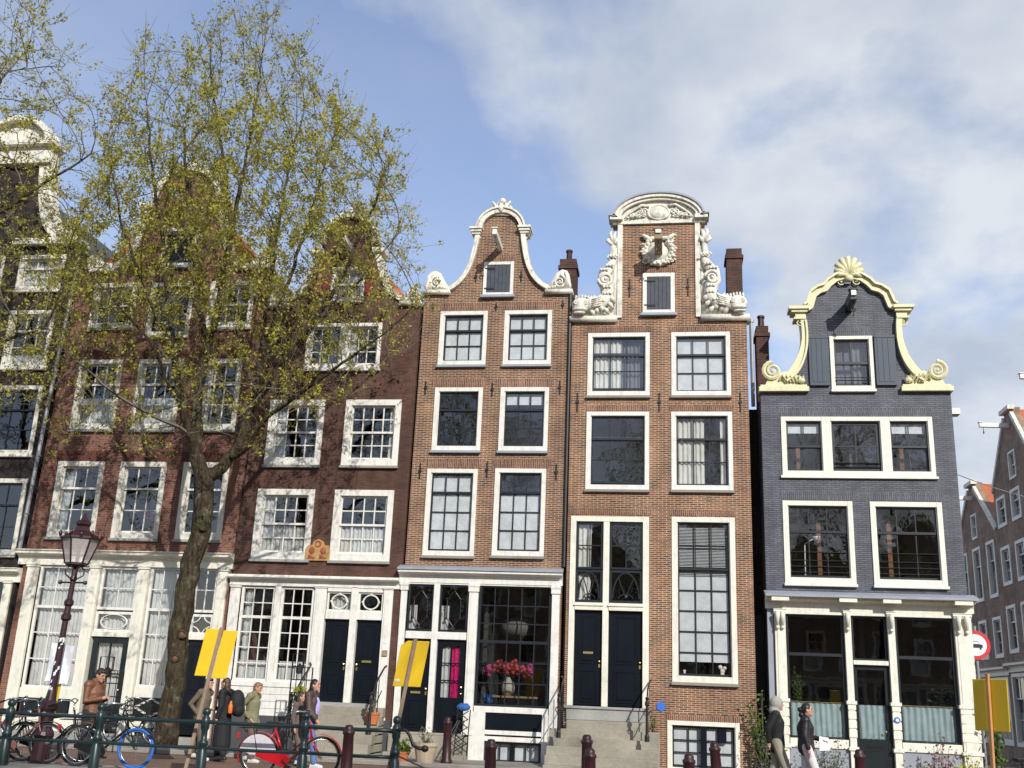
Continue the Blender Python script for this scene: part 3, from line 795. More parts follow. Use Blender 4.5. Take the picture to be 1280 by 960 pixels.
for i,(x0,x1) in enumerate(((-16.57,-15.2),(-14.73,-13.4),(-12.92,-11.62))):
    sash_window(H,x0,x1,5.2,7.28,3,(1,2),sash='white',casing='white_a',cw=.14,fill=('left_grey',None,None)[i],sill='bluestone')
for z,h in ((7.3,.28),(10.22,.28)):
    for x in (-15.9,-14.0,-12.25): lintel(H,x-.72,x+.72,z,h,'soldier_a',.06)
hatch(H,-14.44,-13.38,13.0,14.2,'dark_green',cw=.11)
hoist_beam(H,-13.88,14.75,.9)
g = MB()
for s_ in (1,-1):
    cx = -13.9; mx = (lambda p: p) if s_ == 1 else (lambda p: mirror(p, cx))
    g.band(mx(bez((-12.0,13.02),(-12.5,13.3),(-12.62,13.9),(-12.74,14.85))), .2, -.08, .34)
    g.band(mx([(-12.9,14.9),(-12.5,14.9)]), .2, -.16, .34)
    g.box(*sorted(x for x,_ in mx([(-11.0,0),(-12.05,0)])), -.16,.36,12.84,12.98)
    g.prism(mx([(-11.08,12.98),(-12.0,12.98),(-11.95,13.1),(-11.5,13.2),(-11.3,13.45),(-11.1,13.3)]), -.05,.3)
    g.scroll(mx([(-11.4,0)])[0][0],13.2,.14,1.5,s_,PI/2)
g.band(arc(-13.88,15.15,1.0,0,180,16,.95), .22, -.14,.34)
g.ball((-13.88,.05,16.25),(.2,.16,.22)); g.scroll(-14.1,16.15,.14,1.3,1); g.scroll(-13.66,16.15,.14,1.3,-1)
H.part(g,'gable_coping','stone_white')
# timber ground floor with net-curtained windows
H.hole(-16.62,-11.5,.3,4.5)
f = MB()
for a,b in ((-16.95,-16.6),(-15.14,-14.83),(-13.78,-13.46),(-12.44,-12.2),(-11.58,-11.28)): pilaster(f,a,b,0,4.5,-.07)
H.part(f,'pilaster_front','cream')
H.part(entablature(-17.24,-11.2,4.46,4.86,.3),'cornice','cream')
H.boxes('timber_sill','cream',[(-16.6,-15.14,-.02,.1,1.08,1.32),(-13.46,-12.44,-.02,.1,1.2,1.44),(-16.6,-15.14,-.02,.1,.3,.72),(-14.83,-13.78,-.03,.1,2.66,2.78),(-12.2,-11.58,-.03,.1,2.66,2.78),(-13.46,-12.44,-.02,.1,.3,.72)])
def front_window(x0,x1,z0,z1,cols,up,low,zt,fill,sash='white',frame=.07,glass='glass',name='window'):
    mb = MB(); y0,y1 = .02,.09
    mb.box(x0,x0+frame,y0,y1,z0,z1); mb.box(x1-frame,x1,y0,y1,z0,z1); mb.box(x0+frame,x1-frame,y0+.002,y1-.002,z1-frame,z1); mb.box(x0+frame,x1-frame,y0+.002,y1-.002,z0,z0+frame)
    w = H.part(mb,name,sash,bevel=.004)
    a,b = x0+frame+.003,x1-frame-.003; cells=[]; s = MB()
    parts = [(zt,z1-frame,up),(z0+frame,zt,low)] if low else [(z0+frame,z1-frame,up)]
    if low: s.box(a,b,.03,.085,zt-.035,zt+.035)
    for p,q,n in parts:
        for i in range(1,cols):
            x=a+(b-a)*i/cols; s.box(x-.013,x+.013,.042,.078,p,q)
        for j in range(1,n):
            z=p+(q-p)*j/n; s.box(a,b,.044,.076,z-.013,z+.013)
        for i in range(cols):
            for j in range(n): cells.append((a+(b-a)*i/cols,a+(b-a)*(i+1)/cols,p+(q-p)*j/n,p+(q-p)*(j+1)/n))
    if s.v: H.part(s,'glazing_bar',sash,w)
    H.part(pane_mesh(cells,.06),'pane',glass,w)
    window_fill(H,w,a,b,z0+frame,z1-frame,fill)
    return w
front_window(-16.6,-15.14,1.32,4.46,3,2,3,3.38,'net')
front_window(-13.46,-12.44,1.44,4.48,3,2,3,3.38,'net')
front_window(-14.83,-13.78,3.34,4.46,2,2,0,0,'net')
w = front_window(-14.83,-13.78,2.78,3.3,1,1,0,0,'net')
H.part(MB().ring((-14.3,.02,3.04),.36,.025,28,6,squash=.52),'oval_bar','white',w)
front_window(-12.2,-11.58,3.34,4.48,2,2,0,0,None)
w = front_window(-12.2,-11.58,2.78,3.3,1,1,0,0,None)
st = MB()
for a in range(4): st.band(arc(-11.89+.3*(1 if a in(0,3) else -1),3.04+.24*(1 if a<2 else -1),.26,(180,270,0,90)[a],(270,360,90,180)[a],8,.2),.025,.03,.06)
H.part(st,'star_bar','white',w)
# glazed front door and dark side door
d = MB(); d.box(-14.8,-14.66,.03,.1,.35,2.64); d.box(-13.96,-13.82,.03,.1,.35,2.64); d.box(-14.66,-13.96,.032,.1,2.5,2.64); d.box(-14.66,-13.96,.032,.1,.35,1.0)
d.box(-14.66,-13.96,.045,.085,1.72,1.76); d.box(-14.33,-14.29,.045,.085,1.0,2.5)
dd = H.part(d,'door','dark_green',bevel=.004); H.part(pane_mesh([(-14.66,-14.31,1.0,1.74),(-14.31,-13.96,1.0,1.74),(-14.66,-14.31,1.76,2.5),(-14.31,-13.96,1.76,2.5)],.065),'pane','glass',dd)
H.part(curtain(-14.66,-13.96,1.0,2.5,.18),'curtain','net',dd); H.part(MB().ball((-13.9,-.02,1.35),.03),'door_knob','brass',dd)
panel_door(H,-12.18,-11.6,.35,2.64)
lt = H.boxes('cellar_light','dark_green',[(-13.4,-12.5,-.012,.05,.72,1.2),(-16.5,-15.2,-.012,.05,.72,1.08)])[0]
dm = MB()
for a,b in (((-13.38,.96),(-12.95,1.17)),((-12.95,1.17),(-12.52,.96)),((-12.52,.96),(-12.95,.75)),((-12.95,.75),(-13.38,.96))): dm.band([a,b],.05,-.03,-.013)
H.part(dm,'diamond_bar','white',lt)
H.part(MB().box(-17.2,-11.28,-.12,.02,0,.3),'plinth','bluestone')
H.finish()

# ================================================================== house B: dark brown brick, white frames
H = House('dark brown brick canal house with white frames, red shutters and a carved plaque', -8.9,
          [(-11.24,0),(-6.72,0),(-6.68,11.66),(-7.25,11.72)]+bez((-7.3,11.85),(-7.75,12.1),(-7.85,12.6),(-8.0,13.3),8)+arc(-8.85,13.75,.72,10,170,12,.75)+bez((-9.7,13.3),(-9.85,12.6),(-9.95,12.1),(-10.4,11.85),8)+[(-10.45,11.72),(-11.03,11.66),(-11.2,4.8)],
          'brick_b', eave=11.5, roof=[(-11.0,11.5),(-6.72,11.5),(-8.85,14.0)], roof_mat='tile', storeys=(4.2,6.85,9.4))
w = None
sash_window(H,-9.83,-8.78,9.9,11.2,3,(3,0),sash='white',casing='white',cw=.1,fill='right_grey',sill=None)
sash_window(H,-8.78,-7.72,9.9,11.2,3,(3,0),sash='white',casing='white',cw=.1,fill='left_grey',sill=None)
H.part(MB().box(-9.87,-7.68,-.1,.02,9.82,9.897),'sill','white')
for x0,x1,fl in ((-10.67,-9.13,'left_grey'),(-8.55,-7.02,'right')):
    sash_window(H,x0,x1,7.22,9.02,4,(2,2),split=.5,sash='white',casing='white',cw=.16,fill=fl,sill='bluestone',bar=.03)
for x0,x1 in ((-10.75,-9.18),(-8.64,-7.05)):
    sash_window(H,x0,x1,4.74,6.58,4,(2,2),split=.5,sash='white',casing='white',cw=.16,fill=['net_low','left_grey'] if x0<-9 else 'net_low',sill='bluestone',bar=.03)
# attic window with red shutters
sash_window(H,-9.28,-8.32,11.86,12.86,2,(1,1),sash='white',casing='white',cw=.1,fill='net',sill='white')
for x0,x1 in ((-9.84,-9.3),(-8.3,-7.86)):
    s = MB().box(x0,x1,-.06,-.02,12.04,13.0)
    for i in range(3): s.box(x0+.03+(x1-x0)/3*i,x0+(x1-x0)/3*(i+1)-.01,-.075,-.06,12.07,12.97)
    H.part(s,'shutter','plank_red')
hoist_beam(H,-8.78,13.3,.8,.11,.17)
g = MB()
for s_ in (1,-1):
    cx=-8.86; mx=(lambda p:p) if s_==1 else (lambda p: mirror(p,cx))
    g.band(mx(bez((-7.25,11.9),(-7.75,12.1),(-7.85,12.7),(-8.0,13.25))),.16,-.08,.34)
    g.band(mx([(-8.15,13.32),(-7.8,13.32)]),.14,-.16,.34)
g.band(arc(-8.86,13.6,.78,0,180,16,.85),.17,-.12,.34)
g.ball((-8.86,.05,14.55),(.16,.14,.2)); g.scroll(-9.03,14.45,.12,1.3,1); g.scroll(-8.69,14.45,.12,1.3,-1)
H.part(g,'gable_coping','stone_white')
volute_block(H,-7.22,-6.7,11.68,12.22,False); volute_block(H,-11.0,-10.46,11.68,12.22,True)
# carved stone plaque between the windows
p = MB(); p.prism([(-9.28,4.72),(-8.62,4.72),(-8.62,5.02),(-8.68,5.12),(-8.78,5.12),(-8.82,5.22),(-8.95,5.28),(-9.08,5.22),(-9.12,5.12),(-9.22,5.12),(-9.28,5.02)],-.06,.0)
pq = H.part(p,'plaque','carved_stone' if 'carved_stone' in M else 'wood_warm',bevel=.01)
r = MB()
for x,c in ((-9.1,0),(-8.8,0)):
    r.ball((x,-.065,4.98),(.08,.03,.09)); r.ball((x-.03,-.065,4.84),(.06,.03,.05)); r.box(x-.09,x+.09,-.075,-.05,4.78,4.81)
r.ring((-8.95,-.06,5.15),.07,.02,12,5)
H.part(r,'relief','carved_red',pq)
# ground floor
H.hole(-10.92,-7.1,.95,4.05)
f = MB()
pilaster(f,-11.2,-10.9,.9,4.1); f.box(-9.98,-9.83,-.05,.1,1.68,4.08); pilaster(f,-8.94,-8.6,.9,4.1,-.05,.06,.06)
f.box(-7.96,-7.78,-.05,.1,1.28,4.08); pilaster(f,-7.14,-6.86,.9,4.1,-.05,.06,.06)
f.box(-10.9,-8.94,-.06,.1,1.58,1.7)
f.box(-8.6,-7.14,-.04,.1,3.28,3.48); f.box(-8.6,-7.14,-.03,.1,3.96,4.09)
H.part(f,'timber_frame','white',bevel=.006)
pl = MB()
for i in range(4): pl.box(-10.9,-8.94,-.04+.006*(i%2),.05,.9+i*.17,.9+(i+1)*.17-.008)
H.part(pl,'plank_apron','white')
H.part(entablature(-11.22,-6.72,4.06,4.34,.24),'cornice','white')
front_window(-10.9,-9.98,1.7,4.06,3,2,4,3.28,['left_grey','net_third'])
front_window(-9.83,-8.94,1.7,4.06,3,2,4,3.28,['net_third'])
for x0,x1,fl in ((-8.6,-7.96,'net'),(-7.78,-7.14,None)):
    w = front_window(x0,x1,3.48,3.96,1,1,0,0,fl,frame=.04)
    o = MB().ring(((x0+x1)/2,.03,3.72),.2,.022,24,6,squash=.86)
    for a in (0,PI/2,PI,3*PI/2): o.ball(((x0+x1)/2+.215*math.cos(a),.02,3.72+.19*math.sin(a)),.03,6,4)
    H.part(o,'oval_bar','white',w)
panel_door(H,-8.58,-7.98,1.28,3.27,knob=1); panel_door(H,-7.76,-7.16,1.28,3.27,knob=-1,slot=.5)
H.part(MB().box(-8.6,-7.1,-.12,.1,1.18,1.28),'threshold','bluestone')
H.part(MB().box(-7.04,-6.92,-.1,-.05,2.42,2.56),'mailbox','wood_post'); H.part(MB().box(-7.02,-6.95,-.075,-.05,2.72,2.8),'house_number','white')
H.part(MB().box(-11.2,-6.72,-.1,.02,0,.9),'plinth','slate')
H.finish()
st = MB()
for i in range(6): st.box(-8.75+.03*i,-6.85,-.1-.27*(6-i),-.1-.27*(5-i) if i<5 else -.102,0 if i==0 else .2*i-.02,.2*(i+1)-.0)
for i in range(5): st.box(-8.7+.03*i,-6.87,-.1-.27*(5-i),-.102,.2*i,.2*(i+1)-.03)
tag(st.build('front_steps','stone_step',bevel=.012),'stone steps up to the black double doors of the brown house','steps')

# ================================================================== house C: warm brick with bell gable
CX = -4.57
H = House('narrow warm brick canal house with white bell gable and flowers in the shop window', CX,
          [(-6.66,0),(-2.66,0),(-2.62,11.98),(-3.27,12.05)]+mirror(bez((-5.9,12.2),(-5.42,12.45),(-5.3,13.0),(-5.2,13.75),10),CX)+arc(CX,13.82,.5,10,170,14,.55)+bez((-5.2,13.75),(-5.3,13.0),(-5.42,12.45),(-5.9,12.2),10)+[(-5.9,12.05),(-6.6,11.98)],
          'brick_c', eave=11.8, roof=[(-6.0,11.8),(-3.2,11.8),(CX,13.6)], storeys=(4.4,7.4,9.6))
for x0,x1 in ((-6.12,-4.82),(-4.36,-3.08)): sash_window(H,x0,x1,9.97,11.5,3,(1,2),fill='blind')
for x0,x1,fl in ((-6.14,-4.85,None),(-4.38,-3.1,'blind_top')): sash_window(H,x0,x1,7.64,9.35,3,(1,2),fill=fl)
sash_window(H,-6.21,-4.88,4.92,7.16,3,(1,3),fill='blind',sill='slab'); sash_window(H,-4.43,-3.11,4.95,7.18,3,(1,3),fill='blind_low',sill='slab')
for z in (7.2,9.37,11.52):
    for x in (-5.5,-3.74): lintel(H,x-.7,x+.7,z,.22)
lintel(H,-5.0,-4.15,12.95,.2,flare=.06)
wall_anchor(H,[(-6.4,7.1,.4),(-4.64,7.15,.4),(-2.85,7.1,.4),(-6.4,9.35,.36),(-4.6,9.3,.36),(-2.82,9.35,.36),(-5.2,12.5,.3),(-3.95,12.5,.3),(-6.35,11.65,.2),(-4.6,11.62,.2),(-2.8,11.65,.2)])
hatch(H,-4.99,-4.16,11.94,12.92,'plank_grey',cw=.09)
hoist_beam(H,-4.56,13.22,1.05,.12,.19)
g = MB()
for s_ in (1,-1):
    mx=(lambda p:p) if s_==1 else (lambda p: mirror(p,CX))
    c_ = bez((-5.95,12.12),(-5.42,12.35),(-5.28,13.0),(-5.2,13.72))
    g.band(mx(c_),.13,-.09,.34); g.band(mx([(x+.035,z-.02) for x,z in c_]),.05,-.12,.3)
    for k,(wd,zz_,pr) in enumerate(((.24,13.76,.12),(.3,13.82,.16),(.36,13.89,.2))):
        a = mx([(-5.24-wd/2,0),(-5.24+wd/2,0)]); xs=sorted(p[0] for p in a); g.box(xs[0],xs[1],-pr,.34,zz_-.03+.003*k,zz_+.035)
    g.scroll(mx([(-5.22,0)])[0][0],13.62,.09,1.4,s_,0)
g.band(arc(CX,13.86,.6,0,180,18,.58),.15,-.12,.34); g.band(arc(CX,13.86,.67,0,180,18,.65),.05,-.17,.34)
H.part(g,'gable_coping','stone_white',smooth=False)
volute_block(H,-6.6,-5.92,11.99,12.68,True); volute_block(H,-3.24,-2.58,11.95,12.64,False)
cr = MB(); cr.prism([(CX-.3,14.3),(CX+.3,14.3),(CX+.3,14.45),(CX+.16,14.6),(CX+.1,14.74),(CX,14.8),(CX-.1,14.74),(CX-.16,14.6),(CX-.3,14.45)],-.06,.2)
cr.scroll(CX-.19,14.46,.12,1.5,1,PI/2); cr.scroll(CX+.19,14.46,.12,1.5,-1,PI/2)
cr.ball((CX,-.1,14.5),(.09,.09,.14)); cr.ball((CX+.03,-.1,14.7),(.1,.09,.09)); cr.ball((CX-.02,-.1,14.66),(.06,.06,.1))
for k in (-1,1):
    for q in range(3): cr.tube([(CX+k*.05,-.08,14.42),(CX+k*(.14+.05*q),-.13,14.52+.07*q),(CX+k*(.1+.08*q),-.06,14.62+.05*q)],[.03,.04,.01],5)
H.part(cr,'crest','stone_white',smooth=True)
# shop front
H.hole(-6.52,-2.86,.02,4.24)
f = MB(); pilaster(f,-6.7,-6.5,.66,4.26,-.05,.22,.1); f.box(-5.84,-5.69,-.04,.1,.68,4.26); pilaster(f,-4.96,-4.69,.66,4.26,-.05,.22,.06); pilaster(f,-2.89,-2.66,.0,4.26,-.05,.22,.1)
f.box(-6.5,-4.96,-.035,.1,2.87,3.05); f.box(-4.69,-2.89,-.04,.12,1.2,1.34)
f.box(-4.78,-4.4,-.06,.1,0,1.2); f.box(-3.03,-2.89,-.045,.1,0,1.2); f.box(-4.4,-3.03,-.05,.1,.55,.66); f.box(-4.4,-3.03,-.03,.1,.7,.8); f.box(-6.5,-2.89,-.03,.1,4.2,4.27)
H.part(f,'shop_frame','white',bevel=.006)
H.part(entablature(-6.75,-2.62,4.24,4.58,.26),'cornice','white')
H.part(MB().extrude_x([(-.29,4.54),(-.29,4.585),(.02,4.68),(.02,4.6)],-6.76,-2.6),'lead_flashing','lead')
for x0,x1 in ((-6.5,-5.84),(-5.69,-4.96)):
    w = front_window(x0,x1,3.06,4.2,1,1,0,0,None,sash='sash_dark',frame=.05)
    cx = (x0+x1)/2; o = MB(); hx = [(0,.44),(.17,.22),(.17,-.22),(0,-.44),(-.17,-.22),(-.17,.22),(0,.44)]
    for a,b in zip(hx,hx[1:]): o.tube([(cx+a[0],.03,3.62+a[1]),(cx+b[0],.03,3.62+b[1])],.017,6)
    for a in hx[:6]: o.ball((cx+a[0]*1.12,.025,3.62+a[1]*1.08),.035,6,4)
    for s_ in (1,-1): o.scroll(cx-.05,3.62+s_*.5,.05,1.2,1); o.scroll(cx+.05,3.62+s_*.5,.05,1.2,-1); o.tube([(cx,.03,3.62+s_*.44),(cx,.03,3.62+s_*.57)],.014)
    for s_ in (1,-1): o.scroll(cx+s_*.22,3.66,.04,1.2,s_); o.scroll(cx+s_*.22,3.57,.04,1.2,-s_)
    H.part(o,'iron_ornament','iron',w)
    H.part(curtain(x0+.02,x0+.22,3.06,3.7),'curtain','net',w)
panel_door(H,-6.48,-5.86,.68,2.86,panels=((.03,.36),(.45,.97)),slot=.42)
d = MB(); a,b=-5.67,-4.98
d.box(a,a+.12,.05,.1,.68,2.86); d.box(b-.12,b,.05,.1,.68,2.86); d.box(a+.12,b-.12,.052,.1,2.72,2.86); d.box(a+.12,b-.12,.052,.1,.68,1.5)
d.box(a+.17,b-.17,.035,.052,.8,1.36); d.box(-5.34,-5.31,.06,.09,1.5,2.72)
for z in (1.9,2.31): d.box(a+.12,b-.12,.06,.09,z-.014,z+.014)
dd = H.part(d,'door','door_blue',bevel=.004)
H.part(pane_mesh([(a+.12,-5.34,1.5,2.72),(-5.31,b-.12,1.5,2.72)],.075),'pane','glass',dd)
H.part(curtain(a+.1,-5.36,1.5,2.72,.15),'curtain','net',dd); H.part(curtain(-5.33,b-.1,1.5,2.72,.15),'pink_curtain','curtain_pink',dd)
H.part(MB().ball((b-.06,.02,1.75),.03).ball((b-.06,.02,1.6),.022),'door_knob','brass',dd)
w = front_window(-4.69,-2.89,1.34,4.22,5,3,3,2.86,None,sash='sash_dark',frame=.055,glass='glass_dark')
H.part(MB().box(-4.4,-3.03,-.0,.06,.8,1.2).box(-4.25,-3.18,-.015,0,.88,1.12),'dark_panel','door_blue',bevel=.006)
w = front_window(-4.4,-3.03,-.3,.55,4,2,0,0,'blind',sash='sash_dark',frame=.06)
H.part(MB().box(-3.78,-3.66,.0,.09,-.3,.55),'window_post','door_blue',w)
H.part(MB().box(-6.72,-4.8,-.2,.05,0,.62).box(-6.6,-4.9,-.12,.05,.62,.68),'plinth','stone_step',bevel=.01)
H.part(MB().box(-6.75,-4.8,-.55,-.2,0,.22),'stone_step','stone_step',bevel=.015)
H.part(MB().prism([(-2.9,0),(-2.62,0),(-2.62,.0),(-2.62,1.2),(-2.9,1.2)],-.02,.05),'corner_board','white')
H.finish()
# dark drainpipe in the joint
tag(MB().tube([(-2.6,-.04,11.9),(-2.6,-.04,4.7)],.045,8).tube([(-2.55,.1,4.7),(-2.55,.1,.9)],.03,8).build('drainpipe','iron'),'black drainpipe in the narrow joint beside the bell gabled brick house','drainpipe')

# ================================================================== house D: neck gable with dolphins
DX = -.27
arcD = arc(DX,13.95,1.02,0,180,18,.6)
H = House('tall orange brick canal house with white sea-beast neck gable and curved pediment', DX,
          [(-2.52,0),(1.98,0),(1.98,11.14),(.86,11.16),(.86,13.95)]+arcD+[(-1.36,13.95),(-1.36,11.16),(-2.54,11.14)], 'brick_d', eave=11.0,
          roof=[(-1.9,11.0),(1.5,11.0),(DX,13.4)], storeys=(3.9,6.35,8.9))
sash_window(H,-2.11,-.5,9.11,10.83,3,(1,2),fill=['left_half','right_grey'],open_low=.06,sill='slab'); sash_window(H,.05,1.55,9.11,10.83,3,(1,2),fill='blind',sill='slab')
sash_window(H,-2.11,-.51,6.66,8.69,3,(1,2),fill=None,sill='slab',open_low=.05); sash_window(H,.04,1.56,6.67,8.69,3,(1,2),fill=['left_half','right'],sill='slab')
for z,x0,x1 in ((10.85,-2.15,-.46),(10.85,0,1.6),(8.71,-2.15,-.47),(8.71,0,1.6),(6.03,-2.5,-.46),(6.03,0,1.62),(1.21,-.12,1.62),(12.52,-.75,.2)): lintel(H,x0,x1,z,.14,'soldier_c',0)
wall_anchor(H,[(-2.35,8.95,.5),(-.25,8.95,.5),(1.78,8.95,.5),(-1.03,12.1,.5),(.5,12.1,.5)])
hatch(H,-.69,.15,11.36,12.5,'plank_grey',cw=.11)
b = hoist_beam(H,-.27,13.0,1.0,.2,.3,'wood_post')
H.part(MB().box(-.34,-.2,-1.045,-1.005,13.2,13.3),'beam_cap','white',b)
wr = MB(); U=[(DX+.36*math.cos(math.radians(a)),13.12+.34*math.sin(math.radians(a))) for a in range(125,416,10)]
wr.tube([(x,-.03,z) for x,z in U],.09,8); wr.prism([(DX+.27*math.cos(t),13.14+.3*math.sin(t)) for t in [i*PI/12 for i in range(24)]],-.03,.01)
for k,(x,z) in enumerate(U):
    d=Vector((x-DX,0,z-13.12)).normalized()
    wr.ball((x+d.x*.05*(k%2),-.11,z+d.z*.05*(k%2)),(.055,.045,.04) if k%2 else (.04,.05,.06),7,5)
    if k%3==0: wr.tube([(x,-.08,z),(x+d.x*.1,-.13,z+d.z*.1),(x+d.x*.15,-.06,z+d.z*.13+.02)],[.03,.035,.01],5)
for s_ in (1,-1):
    wr.tube([(DX+s_*.2,-.08,13.42),(DX+s_*.32,-.11,13.5),(DX+s_*.4,-.1,13.56),(DX+s_*.46,-.05,13.57)],[.06,.06,.05,.03],6); wr.tube([(DX+s_*.05,-.06,13.5),(DX+s_*.25,-.09,13.46)],.06,6); wr.scroll(DX+s_*.36,12.84,.08,1.3,s_,thick=.025); wr.scroll(DX+s_*.33,13.5,.08,1.3,-s_,thick=.022)
H.part(wr,'wreath','stone_white',smooth=True)
g = MB()
for s_ in (1,-1):
    xs = sorted((DX-s_*1.09, DX-s_*.96)); g.box(xs[0],xs[1],-.05,.35,11.25,13.95)
g.box(-1.5,.96,-.07,.35,13.93,14.02); g.box(DX-1.3,DX-.96,-.2,.35,14.02,14.12); g.box(DX+.96,DX+1.3,-.2,.35,14.02,14.12)
g.band(arc(DX,14.08,1.06,0,180,22,.57),.1,-.14,.36); g.band(arc(DX,14.08,1.14,0,180,22,.63),.08,-.2,.36)
g.prism(arc(DX,14.02,1.02,0,180,20,.58),-.03,.3)
H.part(g,'pediment','stone_white')
H.part(MB().band(arc(DX,14.1,1.2,0,180,22,.68),.05,-.24,.38).box(DX-1.34,DX-1.14,-.24,.38,14.12,14.16).box(DX+1.14,DX+1.34,-.24,.38,14.12,14.16),'pediment_capping','lead')
cr = MB().ball((DX,-.05,14.24),(.27,.09,.2),14,10)
cr.ring((DX,-.07,14.24),.28,.035,22,6,squash=.74)
for s_ in (1,-1):
    for k in range(5):
        cr.scroll(DX+s_*(.38+.11*k),14.3-.06*k+(.05 if k%2 else 0),.085-.009*k,1.4,s_*(1 if k%2 else -1),PI/2*k,thick=.022)
        cr.tube([(DX+s_*(.34+.11*k),-.06,14.14-.01*k),(DX+s_*(.4+.11*k),-.13,14.18-.02*k),(DX+s_*(.46+.11*k),-.06,14.12-.01*k)],[.02,.035,.01],5)
    cr.tube([(DX+s_*.25,-.06,14.44),(DX+s_*.45,-.1,14.45),(DX+s_*.7,-.07,14.3),(DX+s_*.92,-.05,14.1)],[.04,.04,.03,.015],6)
H.part(cr,'cartouche','stone_white',smooth=True)
def sea_beast(s_):
    """sculpted fish-bodied beast climbing the shoulder, head outward"""
    X = lambda x: DX + s_*(x-DX)*-1 if s_ == 1 else x
    X = (lambda x: x) if s_ == -1 else (lambda x: 2*DX-x)
    mb = MB()
    xs = sorted((X(-2.6),X(-1.35))); mb.box(xs[0],xs[1],-.18,.36,11.14,11.28)
    mb.prism([(X(a),b) for a,b in ((-2.45,11.28),(-1.37,11.28),(-1.37,13.3),(-1.52,13.1),(-1.55,12.75),(-1.75,12.55),(-1.82,12.1),(-1.7,11.85),(-2.0,11.75),(-2.4,11.6))],-.02,.3)
    body = [(-2.2,-.16,11.52),(-2.0,-.16,11.62),(-1.78,-.15,11.66),(-1.6,-.14,11.82),(-1.62,-.14,12.05),(-1.72,-.13,12.25),(-1.7,-.12,12.5),(-1.55,-.1,12.68),(-1.46,-.08,12.9),(-1.5,-.07,13.1),(-1.47,-.06,13.3),(-1.42,-.05,13.5)]
    mb.tube([(X(a),y,z) for a,y,z in body],[.17,.2,.2,.18,.17,.18,.16,.13,.1,.08,.07,.04],12)
    mb.ball((X(-2.3),-.22,11.56),(.25,.2,.22),14,10)                       # head
    mb.ball((X(-2.34),-.34,11.42),(.2,.13,.05),12,6); mb.ball((X(-2.34),-.31,11.33),(.17,.11,.04),12,6)   # lips
    for q in (-2.42,-2.18):
        mb.ring((X(q),-.4,11.6),.05,.018,12,5); mb.ball((X(q),-.4,11.6),(.03,.03,.03),6,5)
    for k in range(7): mb.tube([(X(-2.46+.08*k),-.2,11.7),(X(-2.44+.08*k),-.26,11.82+.02*math.sin(k)),(X(-2.38+.08*k),-.12,11.76)],[.03,.035,.012],5)
    for k in range(5): mb.tube([(X(-2.02),-.34,11.48+.05*k),(X(-1.9+.02*k),-.4,11.5+.06*k),(X(-1.76),-.32,11.54+.07*k)],[.02,.03,.01],5)   # gill fin
    for k in range(3):
        for q in range(6):
            t=(q+.5)/6; i0=int(t*7)+2; a,y,z=body[i0]; mb.ball((X(a+.08*(k-1)),y-.2,z+.05*(q%2)),(.045,.03,.04),6,4)
    mb.scroll(X(-1.66),12.28,.2,1.8,-s_,PI,y=-.3,thick=.045)
    mb.scroll(X(-1.55),12.95,.1,1.4,s_,0,y=-.16,thick=.03)
    for q in ((-1.72,11.5),(-1.58,11.42),(-1.85,11.44),(-1.48,11.58),(-1.95,11.38),(-1.44,11.75)):
        mb.tube([(X(q[0]),-.1,q[1]-.1),(X(q[0]-.05),-.26,q[1]),(X(q[0]-.12),-.2,q[1]+.08)],[.05,.07,.02],6)
    for q in ((-1.6,13.5),(-1.42,13.66),(-1.52,13.7),(-1.36,13.5)): mb.tube([(X(-1.46),-.06,13.3),(X(q[0]-.03),-.14,q[1]-.06),(X(q[0]),-.05,q[1]+.06)],[.05,.06,.02],6)
    mb.v=[(x,(y*.72 if y<0 else y),z) for x,y,z in mb.v]
    H.part(mb,'sea_beast','stone_white',smooth=True)
sea_beast(-1); sea_beast(1)
# tall double doorway
H.hole(-2.42,-.54,1.3,5.94)
f = MB(); f.box(-2.45,-2.31,-.04,.14,1.44,5.98); f.box(-.66,-.51,-.04,.14,1.44,5.98); f.box(-1.63,-1.48,-.035,.14,1.44,5.85); f.box(-2.31,-.66,-.04,.14,5.85,5.98); f.box(-2.31,-1.63,-.06,.14,3.68,3.86); f.box(-1.48,-.66,-.06,.14,3.68,3.86)
f.box(-2.33,-1.61,-.09,.1,3.78,3.82); f.box(-1.5,-.64,-.09,.1,3.78,3.82)
H.part(f,'door_frame','cream',bevel=.006)
for x0,x1,fl in ((-2.3,-1.64,'left_half'),(-1.47,-.67,None)):
    w = front_window(x0,x1,4.68,5.84,2,2,0,0,fl,sash='sash_dark',frame=.05)
    w = front_window(x0,x1,3.87,4.66,1,1,0,0,fl,sash='sash_dark',frame=.06)
    cx=(x0+x1)/2; hw=(x1-x0)/2-.08; o=MB(); o.band(arc(cx,3.98,hw,0,180,16,.62),.03,.03,.07); o.band(arc(cx,3.98,hw*.55,0,180,12,.1),.02,.03,.07)
    for k in (-1,1): o.tube([(cx,.04,3.98),(cx+k*hw*.3,.04,4.25),(cx+k*hw*.62,.04,4.5)],.014,5)
    o.ball((cx,.03,4.02),.05)
    H.part(o,'fan_tracery','sash_dark',w)
panel_door(H,-2.29,-1.64,1.46,3.67,panels=((.02,.38),(.42,.96)),knob=1,slot=.55); panel_door(H,-1.47,-.67,1.46,3.67,panels=((.02,.38),(.42,.96)),knob=1)
H.part(MB().box(-2.45,-.5,-.1,.14,1.12,1.44).box(-2.5,-.45,-.14,.1,1.38,1.44),'threshold','bluestone',bevel=.008)
w = sash_window(H,.04,1.57,2.07,6.0,3,(2,5),split=.31,fill=['blinds_slat'],cw=.13,casing='cream',sill='slab')
sash_window(H,-.08,1.58,.06,1.2,4,(3,0),fill='blind',cw=.1,casing='cream',sill=None)
